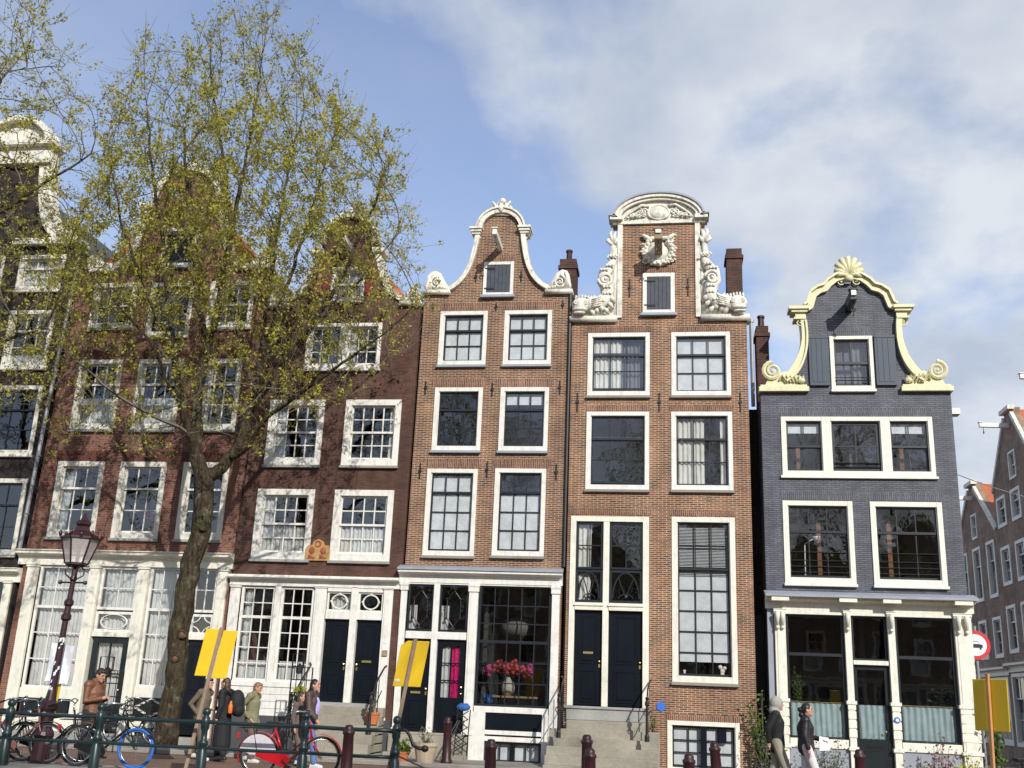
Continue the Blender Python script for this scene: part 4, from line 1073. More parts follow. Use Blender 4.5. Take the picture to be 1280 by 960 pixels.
H.part(MB().box(.69,.83,-.02,.1,.18,1.09).box(1.1,1.28,.01,.1,.75,1.05),'window_post','door_blue')
dsc = MB()
pts = [(-.22+.115*math.cos(a*PI/3+.5),1.5+.115*math.sin(a*PI/3+.5)) for a in range(6)]
dsc.prism(pts,-.02,-.002); H.part(dsc,'wall_disc','blue_tyre')
H.part(MB().box(-2.5,1.97,-.06,.02,0,.06),'plinth','bluestone')
H.finish()
st = MB()
st.box(-2.4,-.55,-.55,-.145,0,1.12)
for i in range(5): st.box(-2.78,-.24,-.62-.3*(4-i)-.02,-.56 if i==4 else -.6-.3*(3-i),0,.185*(i+1))
tag(st.build('front_steps','stone_step',bevel=.012),'wide grey stone stoop below the tall black double doors of the orange brick house','steps')

# ================================================================== house E: slate grey painted corner house
EX = 4.57
outE = [(2.28,0),(6.85,0),(6.85,9.2),(6.25,9.3)]+[(2*EX-x,z) for x,z in bez((2.95,9.42),(3.38,9.75),(3.5,10.4),(3.42,11.15),10)]+[(2*EX-x,z) for x,z in ((3.36,11.42),(3.62,11.47),(3.75,11.8),(4.0,11.92),(4.25,12.12))]+[(4.25,12.12),(4.0,11.92),(3.75,11.8),(3.62,11.47),(3.36,11.42)]+bez((3.42,11.15),(3.5,10.4),(3.38,9.75),(2.95,9.42),10)+[(2.9,9.3),(2.28,9.2)]
H = House('slate grey painted corner house with pale yellow scrolled gable and shell crest', EX, outE, 'brick_e', eave=9.1,
          roof=[(3.0,9.0),(6.75,9.0),(5.6,10.9),(3.6,10.9)], storeys=(4.0,6.75,9.0))
sash_window(H,2.75,3.84,7.06,8.56,2,(1,1),cw=.11,casing='cream',fill='blind_top',sill=None,stile=.055)
sash_window(H,3.84,5.24,7.06,8.56,2,(2,0),cw=.11,casing='cream',fill=None,sill=None,stile=.09)
sash_window(H,5.24,6.36,7.06,8.56,2,(1,1),cw=.11,casing='cream',fill='blind_top',sill=None,stile=.055)
H.part(MB().box(2.71,6.4,-.08,.02,7.0,7.058),'sill','cream')
for x0,x1 in ((2.72,4.37),(4.77,6.43)):
    w = sash_window(H,x0,x1,4.45,6.44,3,(1,1),split=.36,cw=.12,casing='cream',fill=None,sill='cream',stile=.055)
    r = MB()
    for z in (4.72,4.86,5.0,5.2): r.tube([(x0+.12,.03,z),(x1-.12,.03,z)],.012,6)
    H.part(r,'guard_rail','iron',w)
r = MB()
for z in (7.3,7.4): r.tube([(3.95,.03,z),(5.13,.03,z)],.012,6)
H.part(r,'guard_rail','iron')
for x0,x1,z in ((2.72,4.37,6.46),(4.77,6.43,6.46),(2.75,6.36,8.58),(4.0,5.1,10.7)): lintel(H,x0,x1,z,.22,'soldier_e',.05)
w = sash_window(H,4.02,5.07,9.26,10.68,2,(1,1),cw=.09,casing='cream',fill='right_grey',sill='cream',stile=.06)
H.part(MB().tube([(4.1,.0,9.5),(5.0,.0,9.5)],.012).tube([(4.1,.0,9.58),(5.0,.0,9.58)],.01),'guard_rail','iron',w)
for x0,x1 in ((3.5,3.98),(5.11,5.6)):
    s=MB().box(x0,x1,-.07,-.03,9.36,10.68)
    for i in range(3): a=x0+.05+(x1-x0-.1)/3*i; s.box(a+.01,a+(x1-x0-.1)/3-.01,-.08,-.07,9.45,10.6)
    s.box(x0,x1,-.085,-.07,9.36,9.43); s.box(x0,x1,-.085,-.07,10.61,10.68)
    H.part(s,'shutter','slate_shutter')
g = MB()
for s_ in (1,-1):
    mx=(lambda p:p) if s_==1 else (lambda p: mirror(p,EX))
    B2=lambda x0,x1,y0,y1,z0,z1: (lambda xs: g.box(xs[0],xs[1],y0,y1,z0,z1))(sorted(p[0] for p in mx([(x0,0),(x1,0)])))
    B2(2.24,3.46,-.14,.36,9.2,9.32); B2(2.28,3.42,-.08,.36,9.32,9.38)
    c_=bez((2.85,9.5),(3.32,9.8),(3.46,10.4),(3.38,11.12),16)
    g.band(mx(c_),[.11+.11*math.sin(PI*min(1,.25+i/16)) for i in range(17)],-.1,.34)
    g.band(mx([(x+.07,z-.03) for x,z in c_]),.05,-.15,.3)
    g.prism(mx([(2.4,9.38),(3.35,9.38),(3.3,9.6),(2.9,9.75),(2.5,9.6)]),-.04,.3)
    B2(3.16,3.46,-.13,.3,11.12,11.17); B2(3.2,3.46,-.1,.3,11.17,11.3); B2(3.1,3.5,-.17,.3,11.3,11.37); B2(3.04,3.54,-.22,.3,11.37,11.45)
    g.band(mx([(3.5,11.42),(3.58,11.46),(3.62,11.6),(3.68,11.78),(3.82,11.9),(3.98,11.95),(4.08,12.08),(4.25,12.22),(4.45,12.28)]),.16,-.12,.34)
    g.band(mx([(3.42,11.5),(3.5,11.56),(3.54,11.68),(3.6,11.86),(3.78,12.0),(3.94,12.05),(4.04,12.18),(4.24,12.32),(4.45,12.38)]),.06,-.2,.34)
    g.scroll(mx([(3.32,0)])[0][0],11.02,.11,1.4,s_,0)
    g.scroll(mx([(2.58,0)])[0][0],9.74,.24,1.9,s_,PI/2,thick=.06)
    for k in range(6):
        q=mx([(2.75+.1*k,9.5),(2.82+.1*k,9.62-.01*k),(2.95+.08*k,9.5)]); g.tube([(q[0][0],-.07,q[0][1]),(q[1][0],-.14,q[1][1]),(q[2][0],-.08,q[2][1]-.06)],[.03,.05,.02],6)
    g.ball((mx([(3.28,0)])[0][0],-.1,9.48),(.1,.08,.08),8,6)
H.part(g,'gable_coping','yellow_cream')
sh = MB()
for k in range(9):
    a=math.radians(-10+25*k); L=.34+.12*math.sin(math.radians(22.5*k)); dx,dz=math.cos(a),math.sin(a)
    sh.tube([(EX,-.12,12.3),(EX+dx*L*.5,-.16,12.34+dz*L*.55),(EX+dx*L*.92,-.1,12.34+dz*L)],[.035,.06,.075],7)
sh.prism([(EX+.3*math.cos(t),12.3+.4*max(-.2,math.sin(t))) for t in [i*PI/10 for i in range(20)]],-.06,.2)
for s_ in (1,-1): sh.scroll(EX+s_*.2,12.14,.11,1.5,s_,PI/2)
sh.ball((EX,-.14,12.2),(.12,.1,.1))
H.part(sh,'shell_crest','yellow_cream',smooth=True)
b = hoist_beam(H,4.53,11.3,.85,.16,.28,'sash_dark'); H.part(MB().box(4.47,4.59,-.9,-.86,11.45,11.58),'beam_cap','cream',b)
H.part(MB().tube([(4.53,-.7,11.3),(4.53,-.7,10.95)],.01),'chain','iron',b)
# shop front
H.hole(2.44,6.7,.02,3.86)
f = MB()
for a,b_ in ((2.42,2.71),(4.01,4.2),(4.98,5.18),(6.46,6.88)):
    pilaster(f,a,b_,0,3.86,-.09,.1,.2); f.box(a-.02,b_+.02,-.13,.1,1.72,1.8); f.box(a-.015,b_+.015,-.125,.1,.72,.8)
    for z in (1.0,1.2,1.4,1.6): f.box(a+.005,b_-.005,-.11,-.085,z,z+.17)
f.box(2.71,4.01,-.05,.1,.74,.94); f.box(5.18,6.46,-.05,.1,.74,.94); f.box(4.2,4.98,-.06,.1,2.61,2.71); f.box(2.42,6.88,-.06,.1,3.72,3.87)
H.part(f,'shop_frame','cream',bevel=.006)
for x in (2.5,2.62,4.1,5.08,6.56,6.74):
    c = MB(); c.scroll(x,3.72,.055,1.4,1,PI/2,y=-.2); c.tube([(x,-.22,3.76),(x,-.18,3.62),(x,-.14,3.42)],[.06,.05,.03],8); c.ball((x,-.15,3.4),.045,8,6)
    H.part(c,'console','cream',smooth=True)
H.part(entablature(2.24,6.95,3.84,4.14,.34),'cornice','cream')
H.boxes('cornice_break','cream',[(x-.2,x+.2,-.4,-.2,4.0,4.1) for x in (2.56,4.1,5.08,6.66)])
H.part(MB().extrude_x([(-.43,4.1),(-.43,4.15),(.02,4.27),(.02,4.18)],2.22,6.99),'lead_flashing','lead')
H.boxes('grey_apron','grey_wall',[(2.28,2.42,-.01,.05,0,3.84),(2.71,4.01,-.01,.05,.0,.74),(5.18,6.46,-.01,.05,0,.74)])
for x0,x1 in ((2.71,4.01),(5.18,6.46)):
    w=front_window(x0,x1,.94,3.72,1,1,1,2.81,None,sash='sash_dark',frame=.05,glass='glass_dark')
    H.part(curtain(x0+.05,x1-.05,.98,1.72,.13,amp=.016,per=.13),'cafe_curtain','curtain_blue',w)
    H.part(MB().tube([(x0+.04,.12,1.74),(x1-.04,.12,1.74)],.012),'curtain_rod','brass',w)
front_window(4.2,4.98,2.71,3.72,1,1,0,0,None,sash='sash_dark',frame=.045,glass='glass_dark')
d=MB(); d.box(4.2,4.28,.03,.09,.05,2.61); d.box(4.88,4.98,.03,.09,.05,2.61); d.box(4.28,4.88,.032,.09,2.5,2.61); d.box(4.28,4.88,.032,.09,.05,.98); d.box(4.34,4.82,.018,.032,.2,.72); d.box(4.42,4.74,.02,.032,.8,.9)
dd=H.part(d,'door','dark_green',bevel=.004); H.part(pane_mesh([(4.28,4.88,.98,2.5)],.06),'pane','glass_dark',dd); H.part(curtain(4.28,4.88,.98,1.72,.12,amp=.016,per=.13),'cafe_curtain','curtain_blue',dd)
H.part(MB().ball((4.84,.0,1.15),.03),'door_knob','brass',dd)
pt=[(5.08+.07*math.cos(a*PI/4),1.42+.07*math.sin(a*PI/4)) for a in range(8)]
sg=H.part(MB().prism(pt,-.13,-.115),'wall_plate','blue_tyre'); H.part(MB().prism([(5.08+(x-5.08)*.55,1.42+(z-1.42)*.55) for x,z in pt],-.136,-.131),'plate_centre','poster',sg)
H.part(MB().box(6.85,7.15,.4,.7,8.75,8.9),'gutter_end','white')
H.finish()

# chimneys
def chimney(x0,x1,y0,z0,z1,label,pots=0,pipe=False):
    r=thing('chimney',label,'chimney',((x0+x1)/2,y0,z0))
    mb=MB().box(x0,x1,y0,y0+.6,z0,z1-.3); mb.box(x0-.04,x1+.04,y0-.04,y0+.64,z1-.3,z1-.2); mb.box(x0,x1,y0,y0+.6,z1-.2,z1)
    mb.build('stack','brick_chim',r)
    for k in range(pots): MB().lathe([(.09,0),(.08,.3),(.1,.32),(.1,.38)],((x0+x1)/2+.12*k,y0+.3,z1),10).build('pot','maroon',r)
    return r
chimney(-3.05,-2.58,1.2,11.2,13.5,'sooty brick chimney behind the bell gable',1)
chimney(1.58,2.0,1.3,10.6,13.75,'tall sooty brick chimney behind the sea-beast gable')
chimney(2.3,2.62,1.0,8.8,11.35,'brick chimney stack with dark pot beside the grey gable',1)
tag(MB().tube([(2.14,.6,9.0),(2.14,.6,11.3)],.05,8).lathe([(.07,0),(.07,.08)],(2.14,.6,11.3),8).build('flue_pipe','zinc'),'thin zinc flue pipe beside the grey gable chimney','pipe')
tag(MB().box(2.02,2.26,.5,.56,0,3.7).box(2.0,2.27,.47,.5,3.62,3.72).build('alley_gate','door_blue'),'black boarded gate in the slit between orange brick and grey house','gate')
tag(MB().box(2.0,2.27,.9,.95,3.72,9.0).build('alley_shade_sheet','brick_z'),'black sheet added for the shade in the slit above the gate','wall')  # added dark sheet stands in for the deep shade between the houses

# ------------------------------------------------------------------ houses down the side street (their fronts face it)
def side_house(y0, y1, ze, zt, label, kind, storeys, roof_mat='tile', x=13.2, place=None, group=None):
    global H
    W = y1-y0
    n = W/2; top = .55
    if kind == 'neck':
        outl = [(-n,0),(n,0),(n,ze),(n-.3,ze+.1)]+bez((n-.5,ze+.2),(top+.6,ze+.5),(top+.25,ze+1.0),(top+.1,zt-.6),6)+arc(0,zt-.6,top,10,170,8,.5)+bez((-top-.1,zt-.6),(-top-.25,ze+1.0),(-top-.6,ze+.5),(-n+.5,ze+.2),6)+[(-n+.3,ze+.1),(-n,ze)]
    elif kind == 'spout':
        outl = [(-n,0),(n,0),(n,ze),(.45,zt-.25),(.45,zt),(-.45,zt),(-.45,zt-.25),(-n,ze)]
    else:
        outl = [(-n,0),(n,0),(n,ze),(n,zt),(-n,zt),(-n,ze)]
    H = House(label, 0, outl, 'brick_far', depth=9, eave=ze-.1, group=group, roof=[(-n-.1,ze-.05),(n+.1,ze-.05),(.0,zt+.02 if kind=='spout' else max(zt-.55,ze+.2))], roof_mat=roof_mat, storeys=storeys)
    cols = 3
    for k,(z0,z1) in enumerate(zip(storeys, list(storeys[1:])+[ze])):
        for c in range(cols):
            cx = -n+W*(c+.5)/cols
            sash_window(H,cx-.58,cx+.58,z0+.45,z1-.32,2,(1,2),sash='white_a',casing='cream',cw=.13,fill='net_low' if (c+k)%2 else None,sill=None)
    for x0,x1 in ((-n+.2,-.15),(.15,n-.2)):
        sash_window(H,x0,x1,.5,storeys[0]-.3,4,(1,2),sash='white_a',casing='cream',cw=.14,fill='net_low',sill=None)
    if kind != 'flat': sash_window(H,-.42,.42,ze+.05,ze+1.15,2,(1,1),sash='white_a',casing='cream',cw=.09,fill=None,sill=None)
    H.part(entablature(-n,n,storeys[0]-.25,storeys[0]+.1,.25),'cornice','cream')
    g = MB()
    if kind == 'neck':
        for s_ in (1,-1):
            m = (lambda p:p) if s_==1 else (lambda p:mirror(p,0))
            g.band(m([(n,ze),(n-.3,ze+.14)]+bez((n-.5,ze+.2),(top+.6,ze+.5),(top+.25,ze+1.0),(top+.1,zt-.6),8)),.22,-.12,.4)
        g.band(arc(0,zt-.62,top+.1,0,180,12,.6),.22,-.2,.4); g.ball((0,0,zt+.05),(.18,.2,.2))
    elif kind == 'spout':
        for s_ in (1,-1): g.band([(s_*n,ze),(s_*.45,zt-.25)],.16,-.08,.06)
        g.box(-.58,.58,-.16,.1,zt-.1,zt+.06)
    else:
        g.box(-n-.05,n+.05,-.3,.3,zt-.3,zt)
    H.part(g,'gable_coping','stone_white')
    if kind != 'flat': hoist_beam(H,0,ze+1.45 if kind=='neck' else zt-.75,1.1,.14,.2)
    H.finish()
    if place: H.root.location = place; H.root.rotation_euler = (0,0,PI)
    else: H.root.location = (x, (y0+y1)/2, 0); H.root.rotation_euler = (0,0,-PI/2)
    return H
side_house(8.6,13.5,11.0,13.6,'brown side-street house nearest the corner, mostly out of view','spout',(3.6,6.2,8.6))
side_house(13.5,19.0,10.4,13.2,'tall brown side-street house with straight pale coping and orange roof','spout',(3.5,6.1,8.4))
side_house(19.0,25.2,8.9,11.4,'lower brown side-street house with spout gable and orange tiled roof','spout',(3.4,5.8))
side_house(25.2,30.5,7.6,9.6,'small far side-street house with white coping beyond the spout gable','spout',(3.3,5.4))
side_house(30.5,38.0,7.4,8.0,'farthest low house in the side street under an orange roof','flat',(3.2,5.4))
# the houses of the near bank: seen only as reflections in the window panes
for k,(cx,zt) in enumerate(((-25,13.2),(-18.2,12.2),(-11.5,13.6),(-4.8,12.4),(2.0,13.4),(8.8,12.0),(15.5,13.2))):
    side_house(0,6.7,zt-3.2,zt,'plain brown house on the near bank, only mirrored in the window panes','spout',(3.4,6.2),place=(cx,-43,0),group='houses of the near bank')
# wire across the side street
wp = [Vector((6.9,.6,7.3)),Vector((9.2,2.5,7.0)),Vector((13.15,6.0,7.35))]
tag(MB().tube([wp[0]+(wp[2]-wp[0])*t-Vector((0,0,.5*4*t*(1-t)*.5)) for t in [i/10 for i in range(11)]],.012,4).build('overhead_wire','zinc'),'thin wire strung across the side street from the grey house','wire')

# ------------------------------------------------------------------ trees
def grow(trunk_paths, sample, n_att, step=.24, infl=2.2, kill=.42, rng=None, iters=260):
    """space colonisation from given limb paths towards points of the crown"""
    rng = rng or np.random.RandomState(3)
    pos = []; par = []
    for path in trunk_paths:
        base = -1
        if pos:
            d = [(Vector(p)-Vector(path[0])).length for p in pos]; base = int(np.argmin(d))
        prev = base
        P = [Vector(p) for p in path]
        for a,b in zip(P,P[1:]):
            L=(b-a).length; k=max(1,int(L/step))
            for i in range(1,k+1):
                q=a+(b-a)*i/k + Vector((rng.uniform(-.03,.03),rng.uniform(-.03,.03),0))
                pos.append(tuple(q)); par.append(prev); prev=len(pos)-1
        if base==-1: par[0]=-1
    att = sample(n_att, rng)
    pos = [np.array(p) for p in pos]; n0=len(pos)
    A = np.array(att); alive = np.ones(len(A),bool)
    nd = np.full(len(A),1e9); ni = np.zeros(len(A),int)
    def upd(start):
        for i in range(start,len(pos)):
            d=np.sum((A-pos[i])**2,1); m=d<nd; nd[m]=d[m]; ni[m]=i
    upd(0)
    occ=set()
    for it in range(iters):
        act = alive & (nd<infl**2)
        if not act.any(): break
        idx=np.where(act)[0]; dirs={}
        for a in idx:
            v=A[a]-pos[ni[a]]; L=np.linalg.norm(v)
            if L>1e-6: dirs.setdefault(ni[a],[]).append(v/L)
        s0=len(pos)
        for i,vs in dirs.items():
            d=np.sum(vs,0)
            pd = pos[i]-pos[par[i]] if par[i]>=0 else np.array([0,0,1.])
            d = d/ (np.linalg.norm(d)+1e-9) + .9*pd/(np.linalg.norm(pd)+1e-9) + np.array([0,0,.22]) + rng.normal(0,.05,3)
            d/= np.linalg.norm(d)+1e-9
            q=pos[i]+d*step
            key=tuple(np.round(q/(step*.45)).astype(int))
            if key in occ: continue
            occ.add(key); pos.append(q); par.append(i)
        upd(s0)
        alive &= nd>kill**2
        if len(pos)==s0 or len(pos)>12000: break
    return pos, par, n0
def tree(name,label,base,paths,sample,n_att,r_tip,r_exp,r_base,leafmat,leaf_top,seed,leaf_n=1.0,twig_len=.42,leaf_size=.05,scale_r=None,twig_up=.5,step=.24):
    rng=np.random.RandomState(seed); random.seed(seed)
    pos,par,n0=grow(paths,sample,n_att,rng=rng,step=step)
    n=len(pos); ch=[[] for _ in range(n)]
    for i,p in enumerate(par):
        if p>=0: ch[p].append(i)
    acc=np.zeros(n); ntip=0
    for i in range(n-1,-1,-1):
        if not ch[i]: acc[i]+=1.0; ntip+=1
        if par[i]>=0: acc[par[i]]+=acc[i]
    rad=r_base*(acc/acc[0])**(1/r_exp)
    for i in range(n):                       # flare at the foot of the trunk
        h=pos[i][2]-base[2]
        if rad[i]>.5*r_base and h<1.4: rad[i]*=1+.45*(1-h/1.4)**2
    rad=np.maximum(rad,r_tip)
    root=thing(name,label,'tree',tuple(base))
    big=MB(); small=MB(); trunk_mb=MB()
    # chains
    done=set()
    starts=[0]
    while starts:
        s=starts.pop()
        chain=[par[s]] if par[s]>=0 else []
        cur=s
        while True:
            chain.append(cur)
            if not ch[cur]: break
            nx=max(ch[cur],key=lambda c:rad[c])
            for c in ch[cur]:
                if c!=nx: starts.append(c)
            cur=nx
        if len(chain)<2: continue
        pts=[pos[i] for i in chain]; rs=[rad[i] for i in chain]
        if par[s]>=0: rs[0]=min(rs[0],rs[1]*1.25)
        R=max(rs)
        # split thick / thin
        if R>.05:
            j=len(rs)
            (trunk_mb if R>.5*r_base else big).tube([tuple(p) for p in pts],rs,14 if R>.12 else 8,cap=True)
        else:
            small.tube([tuple(p) for p in pts],rs,4,cap=False)
    trunk_mb.v += []; tk=trunk_mb.build('trunk','bark',root,smooth=True)
    if big.f: big.build('branches','bark',root,smooth=True)
    # twigs + leaves
    tw=MB(); lv=MB()
    def leafclump(c,size):
        m=rng.randint(6,12)
        for _ in range(m):
            o=rng.normal(0,size*.9,3); a=rng.normal(0,1,3); a/=np.linalg.norm(a)+1e-9
            b=np.cross(a,rng.normal(0,1,3)); b/=np.linalg.norm(b)+1e-9
            L=size*rng.uniform(.6,1.5); Wd=L*rng.uniform(.45,.7); q=c+o
            lv.add([q-a*L*.5,q-b*Wd*.5+a*.05*L,q+a*L*.5,q+b*Wd*.5+a*.05*L],[(0,1,2,3)])
    for i in range(n0//2 if n0>60 else 0,n):
        if rad[i]>.03: continue
        tip = not ch[i]
        k = 3 if tip else (1 if rng.rand()<.6 else 0)
        for _ in range(k):
            d=(pos[i]-pos[par[i]]) if par[i]>=0 else np.array([0,0,1.])
            d=d/(np.linalg.norm(d)+1e-9)*(.9 if tip else .3)+rng.normal(0,.45,3)+np.array([0,0,twig_up])
            d/=np.linalg.norm(d)+1e-9
            L=twig_len*rng.uniform(.5,1.5)*(1.25 if tip else .8)
            p0=pos[i]; p1=p0+d*L*.5+rng.normal(0,.03,3); p2=p1+(d+np.array([0,0,.25]))*L*.5
            tw.tube([p0,p1,p2],[.0055,.0045,.003],3,cap=False)
            dens=leaf_top(p2)*leaf_n
            m=int(dens*rng.uniform(1,6)+rng.rand())
            for q in range(m):
                t=rng.uniform(.1,1.0); c=p0+(p1-p0)*t*2 if t<.5 else p1+(p2-p1)*(t-.5)*2
                leafclump(c,leaf_size*rng.uniform(.7,1.3))
    tw.add(small.v,small.f)
    tw.build('twigs','twig',root)
    lv.build('crown',leafmat,root)
    print('TREE',name,'nodes',n,'leaf faces',len(lv.f),'twigs',len(tw.f))
    return root
def in_poly(x,y,P):
    c=False
    for i in range(len(P)):
        x1,y1=P[i]; x2,y2=P[i-1]
        if (y1>y)!=(y2>y) and x<(x2-x1)*(y-y1)/(y2-y1)+x1: c=not c
    return c
TY=-3.6
SIL=[(60,560),(30,470),(70,380),(60,310),(110,250),(120,190),(150,110),(170,50),(195,40),(225,90),(250,30),(290,25),(335,8),(365,45),(385,75),(400,120),(440,145),(470,175),(490,180),(500,240),(518,290),(515,340),(540,385),(520,430),(480,470),(440,500),(400,530),(350,545),(320,590),(285,560),(262,500),(225,560),(190,590),(130,545)]
def sample_main(n,rng):
    out=[]
    while len(out)<n:
        px=rng.uniform(20,545); py=rng.uniform(5,600)
        if not in_poly(px,py,SIL): continue
        # thin out the lower middle, where the limbs show bare
        if py>400 and rng.rand()<.62: continue
        w=1.0-min(1,abs(px-285)/270)
        hh=1.0 if py>90 else .6
        dy=rng.normal(0,1)*(.7+1.5*w)*hh
        Y=TY+dy
        lim=-.55 if py>300 else 1.0
        if Y>lim or Y<-7.5: continue
        out.append(at(px,py,Y)[:])
    return out
def P3(px,py,dy=0.0): return tuple(at(px,py,TY+dy))
gb=at(205,948,TY); gb=(gb.x,TY,0.0)
F0=P3(257,600)
paths=[[gb,P3(210,900),P3(216,873),P3(221,823),P3(229,762),P3(239,704),P3(250,668),P3(253,635),F0],
 [F0,P3(243,560,-.2),P3(232,520,-.4),P3(224,490,-.5),P3(217,440,-.6),P3(212,390,-.6),P3(204,310,-.7),P3(190,210,-.8),P3(182,120,-.8)],
 [P3(232,520,-.4),P3(205,470,-.9),P3(190,430,-1.2),P3(150,385,-1.5),P3(112,340,-1.7)],
 [P3(238,540,-.3),P3(190,520,-.9),P3(140,490,-1.4),P3(95,450,-1.7)],
 [P3(217,440,-.6),P3(185,370,-1.0),P3(155,290,-1.2),P3(140,220,-1.2)],
 [P3(246,575,-.1),P3(246,500,.3),P3(258,440,.6),P3(275,370,.8),P3(290,285,.9),P3(303,220,.9),P3(322,120,.8),P3(332,45,.7)],
 [P3(290,285,.9),P3(280,210,.6),P3(268,130,.5),P3(262,60,.4)],
 [P3(258,440,.6),P3(245,350,.9),P3(236,260,1.0),P3(228,150,1.0)],
 [P3(303,220,.9),P3(335,150,1.1),P3(368,90,1.1)],
 [F0,P3(278,585,.1),P3(296,560,.3),P3(311,519,.5),P3(326,455,.7),P3(348,385,.9),P3(378,300,1.0),P3(405,210,1.0),P3(425,150,.9)],
 [P3(326,455,.7),P3(336,370,.3),P3(350,270,.2),P3(370,170,.2)],
 [P3(285,578,.1),P3(310,560,-.3),P3(332,522,-.8),P3(370,495,-1.2),P3(405,471,-1.5),P3(440,445,-1.8),P3(478,418,-2.0),P3(515,385,-2.1)],
 [P3(311,519,.5),P3(350,460,.2),P3(395,400,.1),P3(435,330,.0),P3(470,250,.0),P3(484,195,.0)],
 [P3(395,400,.1),P3(450,350,-.3),P3(495,295,-.4)]]
def leaf_main(p):
    # leaves thin out towards the bare twig tips at the top, on the far right and among the lower limbs
    f=1.0
    if p[2]>15.2: f*=max(.25,1-(p[2]-15.2)/3.2)
    if p[0]>-7.6: f*=max(.45,1-(p[0]+7.6)/3.2)
    if p[2]<13.0: f*=max(.32,.32+.68*(p[2]-8.0)/5.0)
    return f
tree('elm_tree','large spreading elm in front of the red brick house, mossy trunk and young yellow-green leaves',gb,paths,sample_main,3600,.006,1.8,.225,'leaf_yellow',leaf_main,11,leaf_n=1.0,leaf_size=.062,twig_up=.8,twig_len=.5)
# neighbouring tree, trunk outside the frame
LY=-5.2
SIL2=[(-330,420),(-300,120),(-200,-40),(-60,-60),(20,-10),(60,30),(110,110),(140,170),(125,240),(115,330),(90,400),(50,450),(30,500),(-10,520),(-60,540),(-200,560)]
def sample_left(n,rng):
    out=[]
    while len(out)<n:
        px=rng.uniform(-330,150); py=rng.uniform(-60,620)
        if not in_poly(px,py,SIL2): continue
        Y=LY+rng.normal(0,1.3)
        if Y>-.5 or Y<-8: continue
        out.append(at(px,py,Y)[:])
    return out
def L3(px,py,dy=0.0): return tuple(at(px,py,LY+dy))
lb=at(-330,960,LY); lb=(lb.x,LY,0.0)
F1=L3(-290,560)
pathsL=[[lb,L3(-320,850),L3(-305,700),F1],[F1,L3(-240,450,-.3),L3(-140,360,-.5),L3(-40,290,-.5),L3(40,240,-.5),L3(115,192,-.4)],[L3(-240,450,-.3),L3(-160,330,.3),L3(-70,200,.4),L3(10,90,.3)],[F1,L3(-270,420,.4),L3(-230,250,.5)],[L3(-280,540),L3(-150,480,-.8),L3(-40,440,-1.0),L3(55,410,-1.2)]]
tree('elm_tree','slender elm reaching in from the left edge with sparse bud-tipped twigs',lb,pathsL,sample_left,1700,.006,1.85,.2,'leaf_yellow',lambda p:.55,23,leaf_n=1.05,leaf_size=.062,step=.3)

# sawn limb scars on the trunk
tr_=[o for o in bpy.data.objects if o.name.startswith('elm_tree') and o.type=='EMPTY'][0]
for (px,py,w,h_) in ((227,793,.13,.12),(219,823,.12,.10)):
    q=at(px,py,TY-.2)
    MB().ball((q.x,q.y+.012,q.z),(w*.62,.04,h_*.62),12,8).build('sawn_scar','cut_wood',tr_,smooth=True)
    MB().ring((q.x,q.y+.0,q.z),w*.72,.035,16,6,squash=.85).build('scar_rim','bark',tr_,smooth=True)
for (px,py,w) in ((253,661,.08),):
    q=at(px,py,TY-.22); MB().ball((q.x,q.y+.04,q.z),(w,.12,w*.85),10,8).build('burl','bark',tr_,smooth=True)

lt_=[o for o in bpy.data.objects if o.name.startswith('elm_tree') and o.type=='EMPTY'][1]
for x,y,rz in ((-12.0,-33.5,.7),(1.5,-34.5,2.6),(11.0,-34.0,4.2)):
    c=copy_tree(lt_); c.location=(x,y,0); c.rotation_euler=(0,0,rz); c['label']='budding elm on the near bank, only mirrored in the window panes'; c['group']='elms of the near bank'

# ------------------------------------------------------------------ street lamp
LX, LYY = -11.1, -7.7
r = thing('street_lamp','maroon cast-iron street lamp with glass crown lantern, stickers on its leaning pole','street lamp',(LX,LYY,0))
def lean(mb, k=.035):
    mb.v = [(x+k*z, y, z) for x,y,z in mb.v]; return mb
mb = MB().lathe([(.2,0),(.2,.12),(.16,.16),(.15,.55),(.175,.6),(.16,.66),(.11,.74),(.105,1.0),(.15,1.06),(.15,1.14),(.1,1.2),(.085,1.3),(.068,1.4),(.058,2.2),(.052,2.6),(.09,2.63),(.09,2.7),(.06,2.74),(.055,2.86),(.085,2.9),(.085,2.96),(.05,3.0),(.045,3.32),(.07,3.36),(.05,3.42)],(LX,LYY,0),14)
lean(mb).build('pole','lamp_iron',r,smooth=False)
mb = MB().tube([(LX-.24,LYY,3.3),(LX+.24,LYY,3.3)],.018,6).ball((LX-.25,LYY,3.3),.04).ball((LX+.25,LYY,3.3),.04)
lean(mb).build('ladder_bar','lamp_iron',r)
lb_ = MB()
for k in range(4):
    a=PI/4+k*PI/2; c,s_=math.cos(a),math.sin(a)
    lb_.tube([(LX+.04*c,LYY+.04*s_,3.36),(LX+.16*c,LYY+.16*s_,3.44),(LX+.17*c,LYY+.17*s_,3.54),(LX+.1*c,LYY+.1*s_,3.6)],.014,5)
lb_.lathe([(.05,3.4),(.04,3.56),(.17,3.6),(.2,3.62),(.2,3.65)],(LX,LYY,0),8)
hx=[(math.cos(PI/6+k*PI/3),math.sin(PI/6+k*PI/3)) for k in range(6)]
